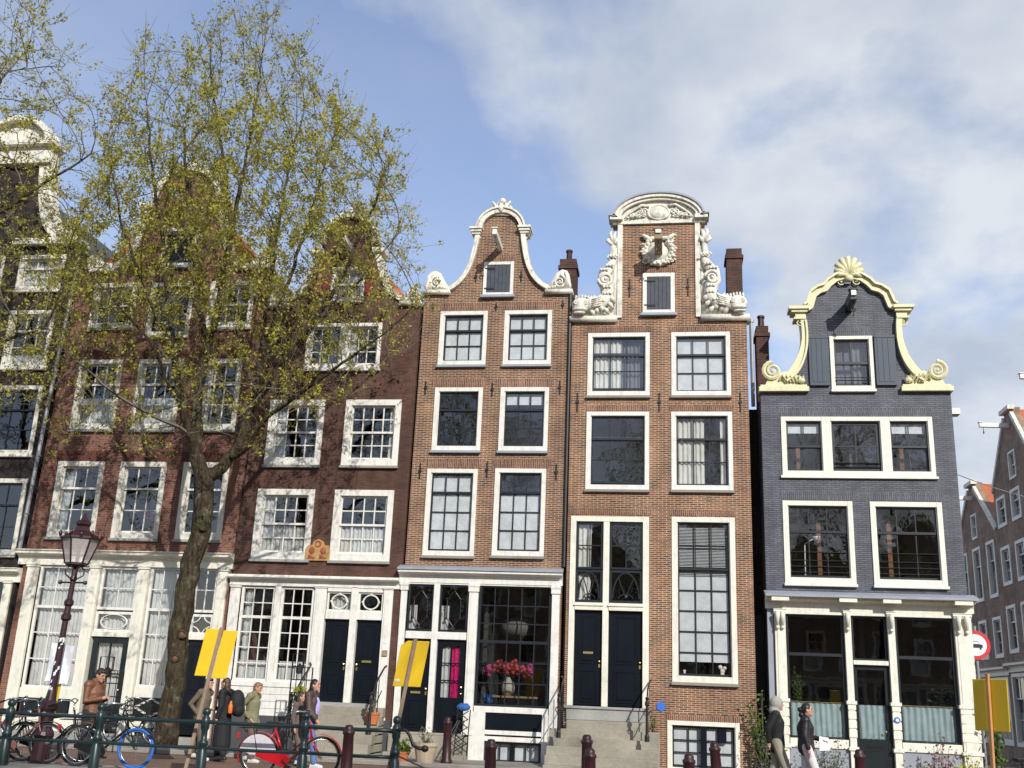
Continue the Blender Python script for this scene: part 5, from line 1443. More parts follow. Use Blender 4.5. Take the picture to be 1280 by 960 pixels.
for k in range(6):
    c,s_=hx[k]; c2,s2=hx[(k+1)%6]
    lb_.tube([(LX+.2*c,LYY+.2*s_,3.64),(LX+.34*c,LYY+.34*s_,4.12)],.016,5)
    lb_.tube([(LX+.2*c,LYY+.2*s_,3.65),(LX+.2*c2,LYY+.2*s2,3.65)],.016,5)
    lb_.tube([(LX+.35*c,LYY+.35*s_,4.12),(LX+.35*c2,LYY+.35*s2,4.12)],.028,5)
    lb_.ball((LX+.37*c,LYY+.37*s_,4.19),(.035,.035,.06)); lb_.ball((LX+.36*(c+c2)/2,LYY+.36*(s_+s2)/2,4.17),(.03,.03,.045))
lean(lb_).build('lantern_frame','lamp_iron',r)
lg = MB()
for k in range(6):
    c,s_=hx[k]; c2,s2=hx[(k+1)%6]
    lg.add([(LX+.195*c,LYY+.195*s_,3.66),(LX+.195*c2,LYY+.195*s2,3.66),(LX+.33*c2,LYY+.33*s2,4.1),(LX+.33*c,LYY+.33*s_,4.1)],[(0,1,2,3)])
lean(lg).build('lantern_pane','lantern_glass',r)
cp = MB().lathe([(.35,4.12),(.31,4.16),(.16,4.26),(.12,4.34),(.15,4.38),(.15,4.42),(.08,4.46),(.05,4.54),(.02,4.6)],(LX,LYY,0),6)
cp.lathe([(.33,4.1),(.33,4.12)],(LX,LYY,0),6)
lean(cp).build('lantern_roof','lamp_iron',r)
lean(MB().tube([(LX,LYY,3.65),(LX,LYY,3.95)],.03,8).ball((LX,LYY,3.98),.05)).build('burner','iron',r)
stk = MB(); random.seed(4)
for k in range(22):
    z=1.35+random.uniform(0,1.0); a=-PI/2+random.uniform(-1.2,1.2); w=random.uniform(.012,.03); hh=random.uniform(.012,.045); R_=.064+(2.3-z)*.01
    vs=[]
    for da,dz in ((-.35,-hh),(.35,-hh+.02),(.35,hh),(-.35,hh-.01)): vs.append((LX+R_*math.cos(a+da*w/.03),LYY+R_*math.sin(a+da*w/.03),z+dz))
    stk.add(vs,[(0,1,2,3)])
lean(stk).build('sticker','poster',r)

# white sheet tied to a yellow post behind the lamp
r = thing('notice_board','white weathered sheet on a yellow post behind the street lamp','notice board',(-11.4,-7.2,0))
MB().tube([(-11.38,-7.12,0),(-11.25,-7.12,2.2)],.045,8).build('post','yellow',r)
b = MB(); n=8
vs=[];
for j in range(7):
    for i in range(n+1):
        f=i/n; vs.append((-11.54+.46*f+.02*j*.4+.0*j,-7.2+.02*math.sin(f*7+j*.8),1.52+.7*j/6-.05*f+(.02*math.sin(f*9) if j==0 else 0)))
b.add(vs,[(j*(n+1)+i,j*(n+1)+i+1,(j+1)*(n+1)+i+1,(j+1)*(n+1)+i) for j in range(6) for i in range(n)])
o=b.build('sheet','poster',r); sm=o.modifiers.new('thick','SOLIDIFY'); sm.thickness=.008

# ------------------------------------------------------------------ quay railing
RY=-8.5
PX=[-16.7,-14.9,-13.1,-11.28,-9.61,-7.71,-5.97,-4.42]
r = thing('quay_railing','long dark green canal railing with two rails and knobbed posts, crank on its end post','railing',(-10,RY,0))
for i,x in enumerate(PX):
    mb=MB().lathe([(.085,0),(.085,.5),(.064,.54),(.06,.6),(.08,.62),(.08,.67),(.05,.7),(.05,.84),(.07,.88),(.075,.98),(.07,1.05),(.05,1.07),(.045,1.09),(.068,1.12),(.07,1.16),(.05,1.2),(.0,1.22)],(x,RY,0),12,cap=False)
    mb.build('post','rail_green',r,smooth=True)
for z,rr in ((.985,.032),(.575,.028)):
    pts=[]
    for x0,x1 in zip(PX,PX[1:]):
        for k in range(4): pts.append((x0+(x1-x0)*k/4,RY,z-.012*math.sin(PI*k/4)))
    pts.append((PX[-1],RY,z)); pts=[(-18.5,RY,z)]+pts
    MB().tube(pts,rr,8).build('rail','rail_green',r,smooth=True)
MB().tube([(-4.42,RY-.05,1.0),(-4.25,RY-.05,1.0),(-4.18,RY-.05,.92),(-4.12,RY-.05,.78),(-4.02,RY-.05,.73),(-3.94,RY-.05,.73)],.028,7).ball((-3.92,RY-.05,.73),(.065,.055,.055),8,6).build('crank','iron',r,smooth=True)
MB().tube([(-4.42,RY-.02,.62),(-3.96,RY+.2,.42)],.014,6).build('stay_rod','iron',r)

# ------------------------------------------------------------------ yellow boards on posts
def board(cx, y, z0, z1, w, tilt, label, fold=0.0, post_mat='wood_post', chamfer=False, sticker=False, post_front=True, px=0.0, pz=None):
    r = thing('yellow_sign',label,'sign',(cx,y,0))
    k=tilt
    def lean_(mb): mb.v=[(x+k*(z-z0),yy,z) for x,yy,z in mb.v]; return mb
    h=z1-z0
    if fold:
        for s_ in (-1,1):
            a,b=sorted((cx+s_*.025,cx+s_*w/2)); mb=MB().box(a,b,y,y+.015,z0+(.0 if s_<0 else -.03),z1+(.0 if s_<0 else -.02))
            mb.v=[(x,yy+s_*fold*abs(x-cx),z) for x,yy,z in mb.v]
            lean_(mb).build('board','yellow',r,bevel=.012)
    else:
        poly=[(cx-w/2,z0),(cx+w/2,z0),(cx+w/2,z1),(cx-w/2+(.1 if chamfer else 0),z1)]+([(cx-w/2,z1-.08)] if chamfer else [])
        lean_(MB().prism(poly,y,y+.015)).build('board','yellow',r,bevel=.006)
    if sticker: lean_(MB().prism([(cx-w*.36+.05*math.cos(t),z0+.1+.022*math.sin(t)) for t in [i*PI/6 for i in range(12)]],y-.004,y-.001)).build('sticker','poster',r)
    pm=MB(); yy=y-.045
    pm.box(cx+px-.03,cx+px+.03,yy-.01,yy+.035,0,(pz or z1)+.03)
    lean_(pm).build('post',post_mat,r,bevel=.006)
    return r
board(-7.86,-8.2,1.72,2.52,.56,.15,'yellow board folded in two halves on a leaning timber post before the mossy tree trunk',fold=.12)
board(-4.38,-8.2,1.68,2.43,.48,.15,'flat yellow board with a clipped corner and small white sticker on a leaning post',chamfer=True,sticker=True)
sb_=board(4.94,-8.0,1.37,2.15,.66,.03,'shaded golden yellow board on an orange timber post before the corner house',post_mat='wood_warm',pz=2.2)
sb_.rotation_euler=(0,0,-0.99)
# no-motor-vehicles sign at the corner
r = thing('traffic_sign','round white traffic sign with red rim and dark car symbol at the house corner','traffic sign',(7.03,.35,0))
tc_=(7.03,.35,3.16)
MB().tube([(7.05,.42,0),(7.05,.42,3.6)],.035,8).build('post','zinc',r)
def disc(mb,cx,cz,R,y0,y1): return mb.prism([(cx+R*math.cos(2*PI*i/36),cz+R*math.sin(2*PI*i/36)) for i in range(36)],y0,y1)
disc(MB(),7.03,3.16,.33,.35,.38).build('sign_plate','sign_red',r)
disc(MB(),7.03,3.16,.245,.343,.349).build('sign_face','poster',r)
car=MB().prism([(6.880,3.1),(7.180,3.1),(7.180,3.17),(7.120,3.18),(7.080,3.25),(6.950,3.25),(6.910,3.18),(6.880,3.17)],.337,.342)
car.box(6.900,6.940,.337,.342,3.06,3.1).box(7.110,7.150,.337,.342,3.06,3.1)
car.build('car_symbol','iron',r)
MB().prism([(6.950,3.185),(7.110,3.185),(7.075,3.235),(6.965,3.235)],.333,.336).build('symbol_window','poster',r)

# ------------------------------------------------------------------ maroon bollards
BOL=[(-5.15,-8.7,0,'between railing end and the house steps'),(-4.95,-1.7,.11,''),(-2.83,-8.6,0,''),(-1.38,-7.4,0,''),(-1.24,-8.7,0,''),(.26,-8.7,0,''),(.8,-6.9,0,''),(3.26,-6.0,0,'')]
BL=['maroon iron bollard behind the railing, left of the clipped yellow board','maroon iron bollard standing close before the pink-curtained door','maroon iron bollard before the sunken cellar window of the bell gabled house','taller of the two maroon bollards before the grey stoop','shorter of the two maroon bollards before the grey stoop','shorter maroon bollard before the cellar window of the orange brick house','taller leaning maroon bollard before the cellar window of the orange brick house','maroon bollard before the glazed door of the grey corner house']
for i,(x,y,z,_) in enumerate(BOL):
    r=thing('bollard',BL[i],'bollard',(x,y,z),'maroon street bollards')
    h=(1.05,.98,.93,1.03,.87,.86,.99,.95)[i]
    MB().lathe([(.13,0),(.13,.06),(.105,.1),(.085,h-.16),(.1,h-.14),(.1,h-.1),(.075,h-.08),(.075,h-.04),(.05,h-.005),(0,h)],(x,y,z),12,cap=False).build('post','maroon',r,smooth=True)
    xs=MB()
    for k in range(3): xs.box(x-.012,x+.012,y-.112,y-.1,z+h-.135+.0*k,z+h-.105) if k==0 else None
    xs.build('emblem','iron',r)
    if i==6: r.rotation_euler=(0,-.07,0)
    else: r.rotation_euler=(0,random.uniform(-.025,.025),0)

# ------------------------------------------------------------------ iron stoop rails, pots, rack, vase
def stoop_rail(x,y0,y1,z0,z1,label,flip=1):
    r=thing('stoop_rail',label,'hand rail',(x,y0,z0))
    MB().lathe([(.055,0),(.055,.12),(.035,.16),(.03,.75),(.05,.78),(.05,.84),(.03,.88),(.045,.93),(.0,.98)],(x,y0,z0),8,cap=False).build('newel_post','iron',r)
    MB().tube([(x,y0,z0+.8),(x,(y0+y1)/2,(z0+z1)/2+.95),(x+.03*flip,y1,z1+.95),(x+.08*flip,y1+.02,z1+1.0)],.02,6).build('hand_rail','iron',r)
    s=MB()
    s.tube([(x,y0,z0+.4),(x,y1,z1+.4)],.012,5)
    s.scroll(x,z0+.62,.1,1.5,flip,0,y=y0-.02,thick=.014)
    for k in range(1,3):
        f=k/3; s.tube([(x,y0+(y1-y0)*f,z0+(z1-z0)*f),(x,y0+(y1-y0)*f,z0+(z1-z0)*f+.86)],.012,5)
    s.build('scroll_work','iron',r)
    return r
stoop_rail(-2.5,-1.3,-.1,.74,1.1,'black iron stoop rail left of the double doors of the orange brick house',-1)
stoop_rail(-.52,-1.3,-.1,.74,1.1,'black iron stoop rail right of the double doors of the orange brick house',1)
stoop_rail(-6.98,-1.0,-.1,.6,1.2,'black iron stoop rail beside the terracotta pot',1)
stoop_rail(-8.8,-1.4,-.1,.5,1.2,'black iron stoop rail left of the steps of the brown house',-1)
def lattice_grille(x0,y,z0,z1,w,label,step=0):
    r=thing('iron_grille',label,'grille',(x0,y,z0))
    m=MB()
    m.tube([(x0,y,z0),(x0,y,z1),(x0+w*.55,y,z1),(x0+w*.55,y,z1-.3),(x0+w,y,z1-.3),(x0+w,y,z0)],.018,5)
    for k in range(1,6):
        z=z0+(z1-z0)*k/6; m.tube([(x0,y,z),(x0+(w*.55 if k>4 else w),y,z)],.012,4)
    for k in range(1,4): m.tube([(x0+w*k/4,y,z0),(x0+w*k/4,y,z1-.3 if k>2 else z1)],.012,4)
    m.build('bars','iron',r)
    MB().lathe([(.05,0),(.08,.02),(.09,.16),(.05,.2),(0,.24)],(x0+w*.4,y-.06,z1-.45),8,cap=False).build('lantern','iron',r)
    return r
lattice_grille(-13.05,-2.6,.35,2.1,.62,'black wrought iron grille with a small lantern before the red brick house')
lattice_grille(-8.72,-1.75,.6,2.35,.5,'black wrought iron grille before the steps of the brown brick house')
def leafy(name,label,cat,c,R,mat,n=220,size=.05,stems=8,seed=1,base_z=None,group=None,pot=None,flowers=None):
    rng=np.random.RandomState(seed)
    bz=c[2]-R[2] if base_z is None else base_z
    r=thing(name,label,cat,(c[0],c[1],bz),group)
    if pot:
        pr,ph,pm=pot
        MB().lathe([(pr*.72,0),(pr*.95,ph*.75),(pr,ph*.8),(pr*1.06,ph*.82),(pr*1.06,ph),(pr*.92,ph),(pr*.85,ph*.9)],(c[0],c[1],bz),14).build('pot',pm,r,smooth=False); bz+=ph*.9
    s=MB(); lv=MB(); tips=[]
    for k in range(stems):
        d=rng.normal(0,1,3); d/=np.linalg.norm(d); e=np.array(c)+d*np.array(R)*rng.uniform(.6,1)
        b0=np.array([c[0]+rng.normal(0,R[0]*.12),c[1]+rng.normal(0,R[1]*.12),bz]); m=(b0+e)/2+rng.normal(0,R[0]*.15,3)
        s.tube([b0,m,e],[.012,.008,.004],4,cap=False); tips.append((b0,m,e))
    s.build('stems','twig',r)
    for k in range(n):
        b0,m,e=tips[rng.randint(len(tips))]; t=rng.uniform(.25,1.0)
        q=(b0+(m-b0)*t*2 if t<.5 else m+(e-m)*(t-.5)*2)+rng.normal(0,1,3)*np.array(R)*.2
        q[2]=max(q[2],bz+.02)
        a=rng.normal(0,1,3)+np.array([0,-.3,.3]); a/=np.linalg.norm(a); b=np.cross(a,rng.normal(0,1,3)); b/=np.linalg.norm(b)+1e-9
        L=size*rng.uniform(.6,1.5); Wd=L*.55
        lv.add([q-a*L*.5,q-b*Wd*.5,q+a*L*.5,q+b*Wd*.5],[(0,1,2,3)])
    lv.build('leaves',mat,r)
    if flowers:
        fm,fn,fs=flowers; fl=MB()
        for k in range(fn):
            d=rng.normal(0,1,3); d/=np.linalg.norm(d); d[2]=abs(d[2]); q=np.array(c)+d*np.array(R)*rng.uniform(.7,1.05)
            for p in range(5):
                a=2*PI*p/5; fl.ball((q[0]+fs*.6*math.cos(a),q[1],q[2]+fs*.6*math.sin(a)),(fs*.5,fs*.3,fs*.5),5,4)
        fl.build('blossoms',fm,r)
    return r
leafy('potted_plant','bushy bright green plant in a low pot beside the beige pot','potted plant',(-5.95,-1.75,.4),(.25,.2,.22),'leaf_green',260,.07,8,3,.11,pot=(.16,.2,'terracotta'))
leafy('potted_plant','thin grassy plant in a large round beige pot','potted plant',(-5.42,-1.8,.75),(.2,.18,.25),'leaf_grey',110,.06,10,4,.11,pot=(.27,.42,'beige_pot'))
leafy('potted_plant','sparse twiggy plant in a terracotta pot on the stone steps','potted plant',(-6.98,-.75,1.35),(.16,.12,.28),'leaf_grey',40,.05,9,5,.83,pot=(.17,.27,'terracotta'))
leafy('hanging_plant','small plant with yellow flowers in a basket on the iron grille','plant',(-8.45,-1.85,1.5),(.15,.12,.16),'leaf_green',120,.05,6,6,1.25,flowers=('leaf_lemon',10,.035),pot=(.11,.16,'iron'))
leafy('climbing_plant','light green climber beside the grey house corner and the orange brick wall','plant',(2.05,-.35,1.55),(.3,.2,.5),'leaf_green',330,.085,10,7,0.0)
leafy('shrub','silvery shrub below the climber at the corner of the grey house','shrub',(2.2,-.55,.62),(.42,.3,.6),'leaf_grey',520,.06,16,8,0.0)
leafy('shrub','grey green shrub under the first shop window of the grey house','shrub',(3.45,-.6,.62),(.55,.3,.5),'leaf_grey',650,.06,16,9,0.0)
leafy('shrub','russet-leaved shrub under the last shop window of the grey house','shrub',(5.75,-.7,.62),(.55,.3,.55),'leaf_red',430,.07,14,10,0.0)
leafy('shrub','low bright green shrub left of the russet shrub','shrub',(5.3,-.9,.3),(.3,.25,.25),'leaf_green',260,.07,9,11,0.0)
leafy('shrub','lemon yellow shrub at the right corner of the grey house','shrub',(6.4,-.8,.45),(.36,.28,.4),'leaf_lemon',420,.06,12,12,0.0)
leafy('climbing_plant','leafy creeper hanging over the shaded yellow board at the corner','plant',(7.15,-.2,1.75),(.3,.25,1.1),'leaf_green',260,.1,12,13,0.0)
leafy('house_plant','green house plant behind the first shop window of the grey house','plant',(2.95,.35,2.15),(.18,.12,.38),'leaf_green',200,.08,7,14,1.5,pot=(.1,.2,'terracotta'))
leafy('house_plant','dark house plant behind the last shop window of the grey house','plant',(6.2,.5,2.1),(.22,.15,.4),'leaf_dark',200,.09,7,15,1.5,pot=(.1,.2,'iron'))
leafy('house_plant','potted geranium behind a middle window of the red brick house','plant',(-13.75,.3,5.75),(.26,.12,.22),'leaf_dark',140,.06,7,16,5.36,pot=(.1,.16,'terracotta'),flowers=('pink_flower',10,.035))
leafy('house_plant','pot with pink blossoms behind the middle window two floors up in the red brick house','plant',(-13.9,.3,8.6),(.16,.1,.14),'leaf_dark',70,.05,5,17,8.33,pot=(.08,.13,'terracotta'),flowers=('pink_flower',14,.04))
leafy('weed','tuft of weeds at the foot of the grey stoop','weed',(-.35,-2.0,.12),(.2,.15,.18),'leaf_green',70,.07,8,18,0.0)
leafy('shrub','small round shrub beside the stoop rail of the orange brick house','shrub',(-.42,-.4,1.2),(.12,.1,.16),'leaf_green',90,.05,6,19,.93)
# flowers on the table of the shop window
r=thing('flower_vase','pale stoneware vase of red and pink flowers in the large shop window','vase',(-3.95,.55,1.62))
MB().lathe([(.08,0),(.15,.1),(.17,.2),(.13,.32),(.06,.4),(.065,.44)],(-3.95,.5,1.6),14).build('vase_body','vase_glaze',r,smooth=True)
rng=np.random.RandomState(5)
st_=MB(); f1=MB(); f2=MB(); lf=MB()
for k in range(34):
    a=rng.uniform(-1,1); e=np.array([-3.95+a*.56,.5+rng.normal(0,.08),2.05+.3*(1-abs(a)*.5)*rng.uniform(.3,1.3)])
    st_.tube([(-3.95,.5,2.0),((-3.95+e[0])/2,.5,2.12),tuple(e)],.006,4,cap=False)
    tgt=f1 if (abs(a)<.8 and rng.rand()<.75) else f2
    for p in range(6):
        o=rng.normal(0,.045,3); tgt.ball(tuple(e+o),(.05,.035,.045),6,4)
    if k%2:
        q=(np.array([-3.95,.5,2.05])+e)/2; lf.add([q+(-.06,0,0),q+(0,-.02,-.03),q+(.06,0,.02),q+(0,.02,.03)],[(0,1,2,3)])
st_.build('stems','twig',r); f1.build('red_blossom','red_flower',r); f2.build('pink_blossom','pink_flower',r); lf.build('leaves','leaf_green',r)
r=thing('table','small wooden table with pale top behind the shop window glass','table',(-3.75,.55,1.2))
MB().box(-4.3,-3.2,.3,.85,1.555,1.6).build('table_top','carved_stone',r)
for x in (-4.22,-3.28):
    for y in (.36,.79): MB().box(x-.025,x+.025,y-.025,y+.025,.66,1.555).build('leg','iron',r)
tag(MB().ball((-4.42,.45,1.48),(.15,.12,.1),9,6).ball((-4.3,.42,1.56),(.13,.1,.07),9,6).ball((-4.5,.4,1.57),(.08,.08,.08),8,6).build('blue_cushion','blue_cloth',smooth=True),'crumpled blue cloth beside the vase in the shop window','cloth')
r=thing('picture_frame','pale framed picture hanging in the room behind the flowers','picture',(-3.6,2.9,2.7))
MB().box(-3.85,-3.4,2.95,2.99,2.3,3.0).build('frame','interior_pale',r); MB().box(-3.72,-3.53,2.935,2.949,2.5,2.85).build('print','plank_grey',r)
tag(MB().lathe([(.02,0),(.42,.12),(.5,.3),(.42,.48),(.02,.6)],(-3.9,1.6,3.0),16,cap=False).build('lamp_shade','interior_pale',smooth=True),'large round paper lamp shade dimly seen in the shop room','lamp shade')
for x,l in ((1.22,'small white figurine on the sill of the tall window'),(.33,'tiny white cup on the sill of the tall window')):
    m=MB()
    if x>1: m.ball((x,.17,2.36),(.06,.05,.06)).ball((x-.05,.17,2.45),(.055,.05,.05)).ball((x+.05,.17,2.43),(.05,.05,.045)).box(x-.04,x+.04,.13,.2,2.26,2.32)
    else: m.lathe([(.025,0),(.035,.08),(.03,.09)],(x,.17,2.27),10)
    tag(m.build('figurine' if x>1 else 'cup','stone_white'),l,'ornament')
# folded lattice rack with a blue bundle
r=thing('folding_rack','folded black lattice rack leaning beside the shop front with a blue bundle on top','rack',(-4.95,-.55,.22))
m=MB(); x0,x1=-5.02,-4.72
for k in range(5):
    z=.3+.18*k; m.tube([(x0,-.55,z),(x1,-.5,z+.2)],.011,4); m.tube([(x1,-.55,z),(x0,-.5,z+.2)],.011,4)
for x in (x0,x1): m.tube([(x,-.56,.22),(x+.03,-.46,1.25)],.014,5)
m.tube([(x0-.3,-.8,.24),(x0+.05,-.5,1.0)],.014,5); m.tube([(x0-.2,-.8,.24),(x0+.1,-.5,1.0)],.014,5)
m.build('lattice','iron',r)
tag(MB().ball((-4.85,-.5,1.3),(.17,.1,.09),9,6).box(-4.93,-4.75,-.56,-.44,1.34,1.39).build('blue_bundle','blue_cloth'),'blue bundle lying on the folded lattice rack','bundle')
# floor lamp seen in the grey house and orange posts inside
r=thing('floor_lamp','white floor lamp behind the left window of the grey house','lamp',(3.3,.5,4.2))
MB().tube([(3.25,.45,4.1),(3.27,.45,5.45),(3.5,.45,5.6)],.014,6).build('pole','poster',r); MB().lathe([(.04,0),(.1,.1),(.1,.12)],(3.55,.45,5.52),10).build('lamp_shade','poster',r)
for x,z0,z1,l in ((3.62,4.05,6.0,'left window on the second floor'),(5.28,4.05,6.0,'right window on the second floor'),(3.2,6.8,7.9,'left light of the triple window'),(5.7,6.8,7.9,'right light of the triple window')):
    tag(MB().box(x-.05,x+.05,.5,.6,z0,z1).box(x-.07,x+.07,.48,.62,z0,z0+.08).build('wooden_post','cut_wood'),'reddish wooden post behind the '+l+' of the grey house','post')

# ------------------------------------------------------------------ bicycles (rear wheel at the origin, front wheel towards +x)
def wheel(parent,c,R=.345,tyre='rubber',wide=.022,turn=0.0):
    def tr(mb):
        if turn:
            cs,sn=math.cos(turn),math.sin(turn)
            mb.v=[(c[0]+(x-c[0])*cs-(y-c[1])*sn,c[1]+(x-c[0])*sn+(y-c[1])*cs,z) for x,y,z in mb.v]
        return mb
    w=tr(MB().ring(c,R-wide,wide,40,8)).build('wheel',tyre,parent,smooth=True)
    tr(MB().ring(c,R-wide*2-.008,.011,40,6)).build('rim','chrome',w,smooth=True)
    s=MB()
    for k in range(28):
        a=2*PI*k/28; b=a+(.5 if k%2 else -.5)
        s.tube([(c[0]+.02*math.cos(b),c[1]+(.03 if k%4<2 else -.03),c[2]+.02*math.sin(b)),(c[0]+(R-.05)*math.cos(a),c[1],c[2]+(R-.05)*math.sin(a))],.0016,3,cap=False)
    s.tube([(c[0],c[1]-.05,c[2]),(c[0],c[1]+.05,c[2])],.022,8)
    tr(s).build('spokes','chrome',w)
    return w
def bicycle(label,loc,rot,frame='black_paint',style='dutch',front_tyre='rubber',guard='black_paint',lean_=.06,turn=.0,crate=None,coat=None,saddle='leather',name='bicycle'):
    r=thing(name,label,'bicycle',(0,0,0)); R=.345
    wheel(r,(0,0,R)); wheel(r,(1.1,0,R),tyre=front_tyre,wide=.026 if front_tyre!='rubber' else .022,turn=turn)
    f=MB(); bb=(.46,0,.28); seat=(.27,0,.78); head_t=(.88,0,.88); head_b=(.92,0,.68)
    f.tube([bb,seat],.017,8); f.tube([head_b,(head_t[0]-.01,0,head_t[2]+.04)],.02,8)
    if style=='dutch':
        f.tube([head_b,(.8,0,.46),(.62,0,.32),bb],.019,8); f.tube([(.89,0,.8),(.74,0,.56),(.58,0,.42),(.42,0,.38)],.015,8)
    else:
        f.tube([head_b,bb],.019,8); f.tube([(.89,0,.82),(.29,0,.74)],.016,8)
    for s in (-.05,.05): f.tube([bb,(0,s,R)],.011,6); f.tube([(.28,s*.3,.74),(0,s,R)],.010,6)
    f.tube([seat,(.25,0,.86)],.013,6)
    f.build('frame',frame,r,smooth=True)
    k=MB()
    for s in (-.045,.045): k.tube([(.915,0,.68),(.94,s,.64),(1.0,s,.48),(1.1,s,R)],.013,6)
    k.build('fork',frame,r,smooth=True)
    for c,a0,a1 in (((0,0,R),20,205),((1.1,0,R),-10,150)):
        g=MB(); pts=arc(c[0],c[2],R+.028,a0,a1,18)
        g.add([(x,y,z) for x,z in pts for y in (-.036,.036)],[(2*i,2*i+1,2*i+3,2*i+2) for i in range(len(pts)-1)])
        o=g.build('mudguard',guard,r); m=o.modifiers.new('thick','SOLIDIFY'); m.thickness=.004
    sd_=MB(); sd_.add([(.12,-.1,.90),(.12,.1,.90),(.3,.07,.885),(.44,.02,.88),(.44,-.02,.88),(.3,-.07,.885),(.14,-.08,.84),(.14,.08,.84),(.42,0,.85)],[(0,1,2,5),(2,3,4,5),(0,6,7,1),(1,7,8,3,2),(0,5,4,8,6),(3,8,4),(6,8,7)])
    sd_.build('saddle',saddle,r,bevel=.01)
    h=MB().tube([(.86,0,.9),(.85,0,1.02)],.013,6)
    h.tube([(.62,-.3,1.04),(.74,-.27,1.1),(.86,-.12,1.08),(.87,0,1.03),(.86,.12,1.08),(.74,.27,1.1),(.62,.3,1.04)],.012,7)
    hb=h.build('handlebar','chrome',r,smooth=True)
    MB().tube([(.52,-.31,1.0),(.63,-.3,1.05)],.018,7).tube([(.52,.31,1.0),(.63,.3,1.05)],.018,7).build('grip','rubber',hb)
    MB().ball((.98,0,.83),(.06,.05,.055),9,7).build('headlight','chrome',r,smooth=True)
    cc=MB(); pl=[(x,z) for x,z in arc(.46,.28,.11,-90,90,8)]+[(.05,R+.05),(-.03,R+.03),(-.03,R-.03),(.05,R-.05)]
    cc.prism(pl,-.075,-.05); cc.build('chain_case',frame,r,bevel=.004)
    p=MB().tube([(.46,-.1,.28),(.58,-.1,.19)],.011,6).tube([(.46,.1,.28),(.34,.1,.37)],.011,6).tube([(.46,-.1,.28),(.46,.1,.28)],.014,6).box(.53,.63,-.2,-.1,.175,.2).box(.29,.39,.1,.2,.36,.385)
    p.build('pedals','rubber',r)
    rk=MB()
    for y in (-.06,0,.06): rk.tube([(-.36,y,.77),(.2,y,.78)],.007,5)
    rk.tube([(-.36,-.06,.77),(-.36,.06,.77)],.007,5)
    for y in (-.06,.06): rk.tube([(-.1,y,.77),(0,y,R)],.007,5)
    rk.build('rack','iron',r)
    MB().tube([(.4,.05,.26),(.3,.22,.02)],.011,6).build('kickstand','chrome',r)
    MB().box(-.4,-.37,-.035,.035,.6,.68).build('tail_light','sign_red',r)
    if coat:
        c_=MB(); pts=arc(0,R,R-.01,15,165,14)
        c_.prism(pts+[(-.14,R),(.16,R)],-.06,-.052); c_.build('coat_guard',coat,r)
    if crate:
        x0,z0=(.92,.9) if crate=='front' else (-.3,.79)
        m=MB()
        for z in (0,.08,.16,.24):
            m.tube([(x0,-.2,z0+z),(x0+.32,-.2,z0+z),(x0+.32,.2,z0+z),(x0,.2,z0+z),(x0,-.2,z0+z)],.006,4)
        for i in range(5):
            for y in (-.2,.2): m.tube([(x0+.08*i,y,z0),(x0+.08*i,y,z0+.24)],.005,4)
            m.tube([(x0,-.2+.1*i,z0),(x0,-.2+.1*i,z0+.24)],.005,4); m.tube([(x0+.32,-.2+.1*i,z0),(x0+.32,-.2+.1*i,z0+.24)],.005,4); m.tube([(x0,-.2+.1*i,z0),(x0+.32,-.2+.1*i,z0)],.005,4)
        m.build('basket','iron',r)
    r.location=loc; r.rotation_euler=(lean_,0,rot)
    return r
bicycle('black bicycle with a bright blue front tyre leaning inside the railing',(-10.25,-7.95,.13),-.02,front_tyre='blue_tyre',crate='front',style='diamond')
bicycle('red Dutch bicycle with white and red coat guard behind the railing',(-6.97,-7.85,.13),.0,frame='red_paint',guard='red_paint',coat='coat_pattern',turn=.45)
bicycle('dusty rose bicycle with pale mudguards at the left end of the railing',(-12.05,-7.8,.13),.04,frame='rose_paint',guard='chrome',style='diamond')
bicycle('black bicycle with grey mudguards half hidden behind the rose one',(-12.55,-7.5,.13),.1,frame='black_paint',guard='chrome',crate='rear')
bicycle('dark bicycle with chrome mudguards tangled beside the lamp post',(-11.55,-7.55,.13),.12,guard='chrome',style='diamond',turn=.3)
bicycle('dark parked bicycle behind the shaded golden yellow board',(5.9,-5.2,0),.25)
bicycle('black parked bicycle with a wire basket at the right edge',(6.5,-4.3,0),.1,crate='front')
bicycle('black bicycle leaning against the red brick house behind the trunk',(-12.5,-.62,.11),3.05,crate='rear')

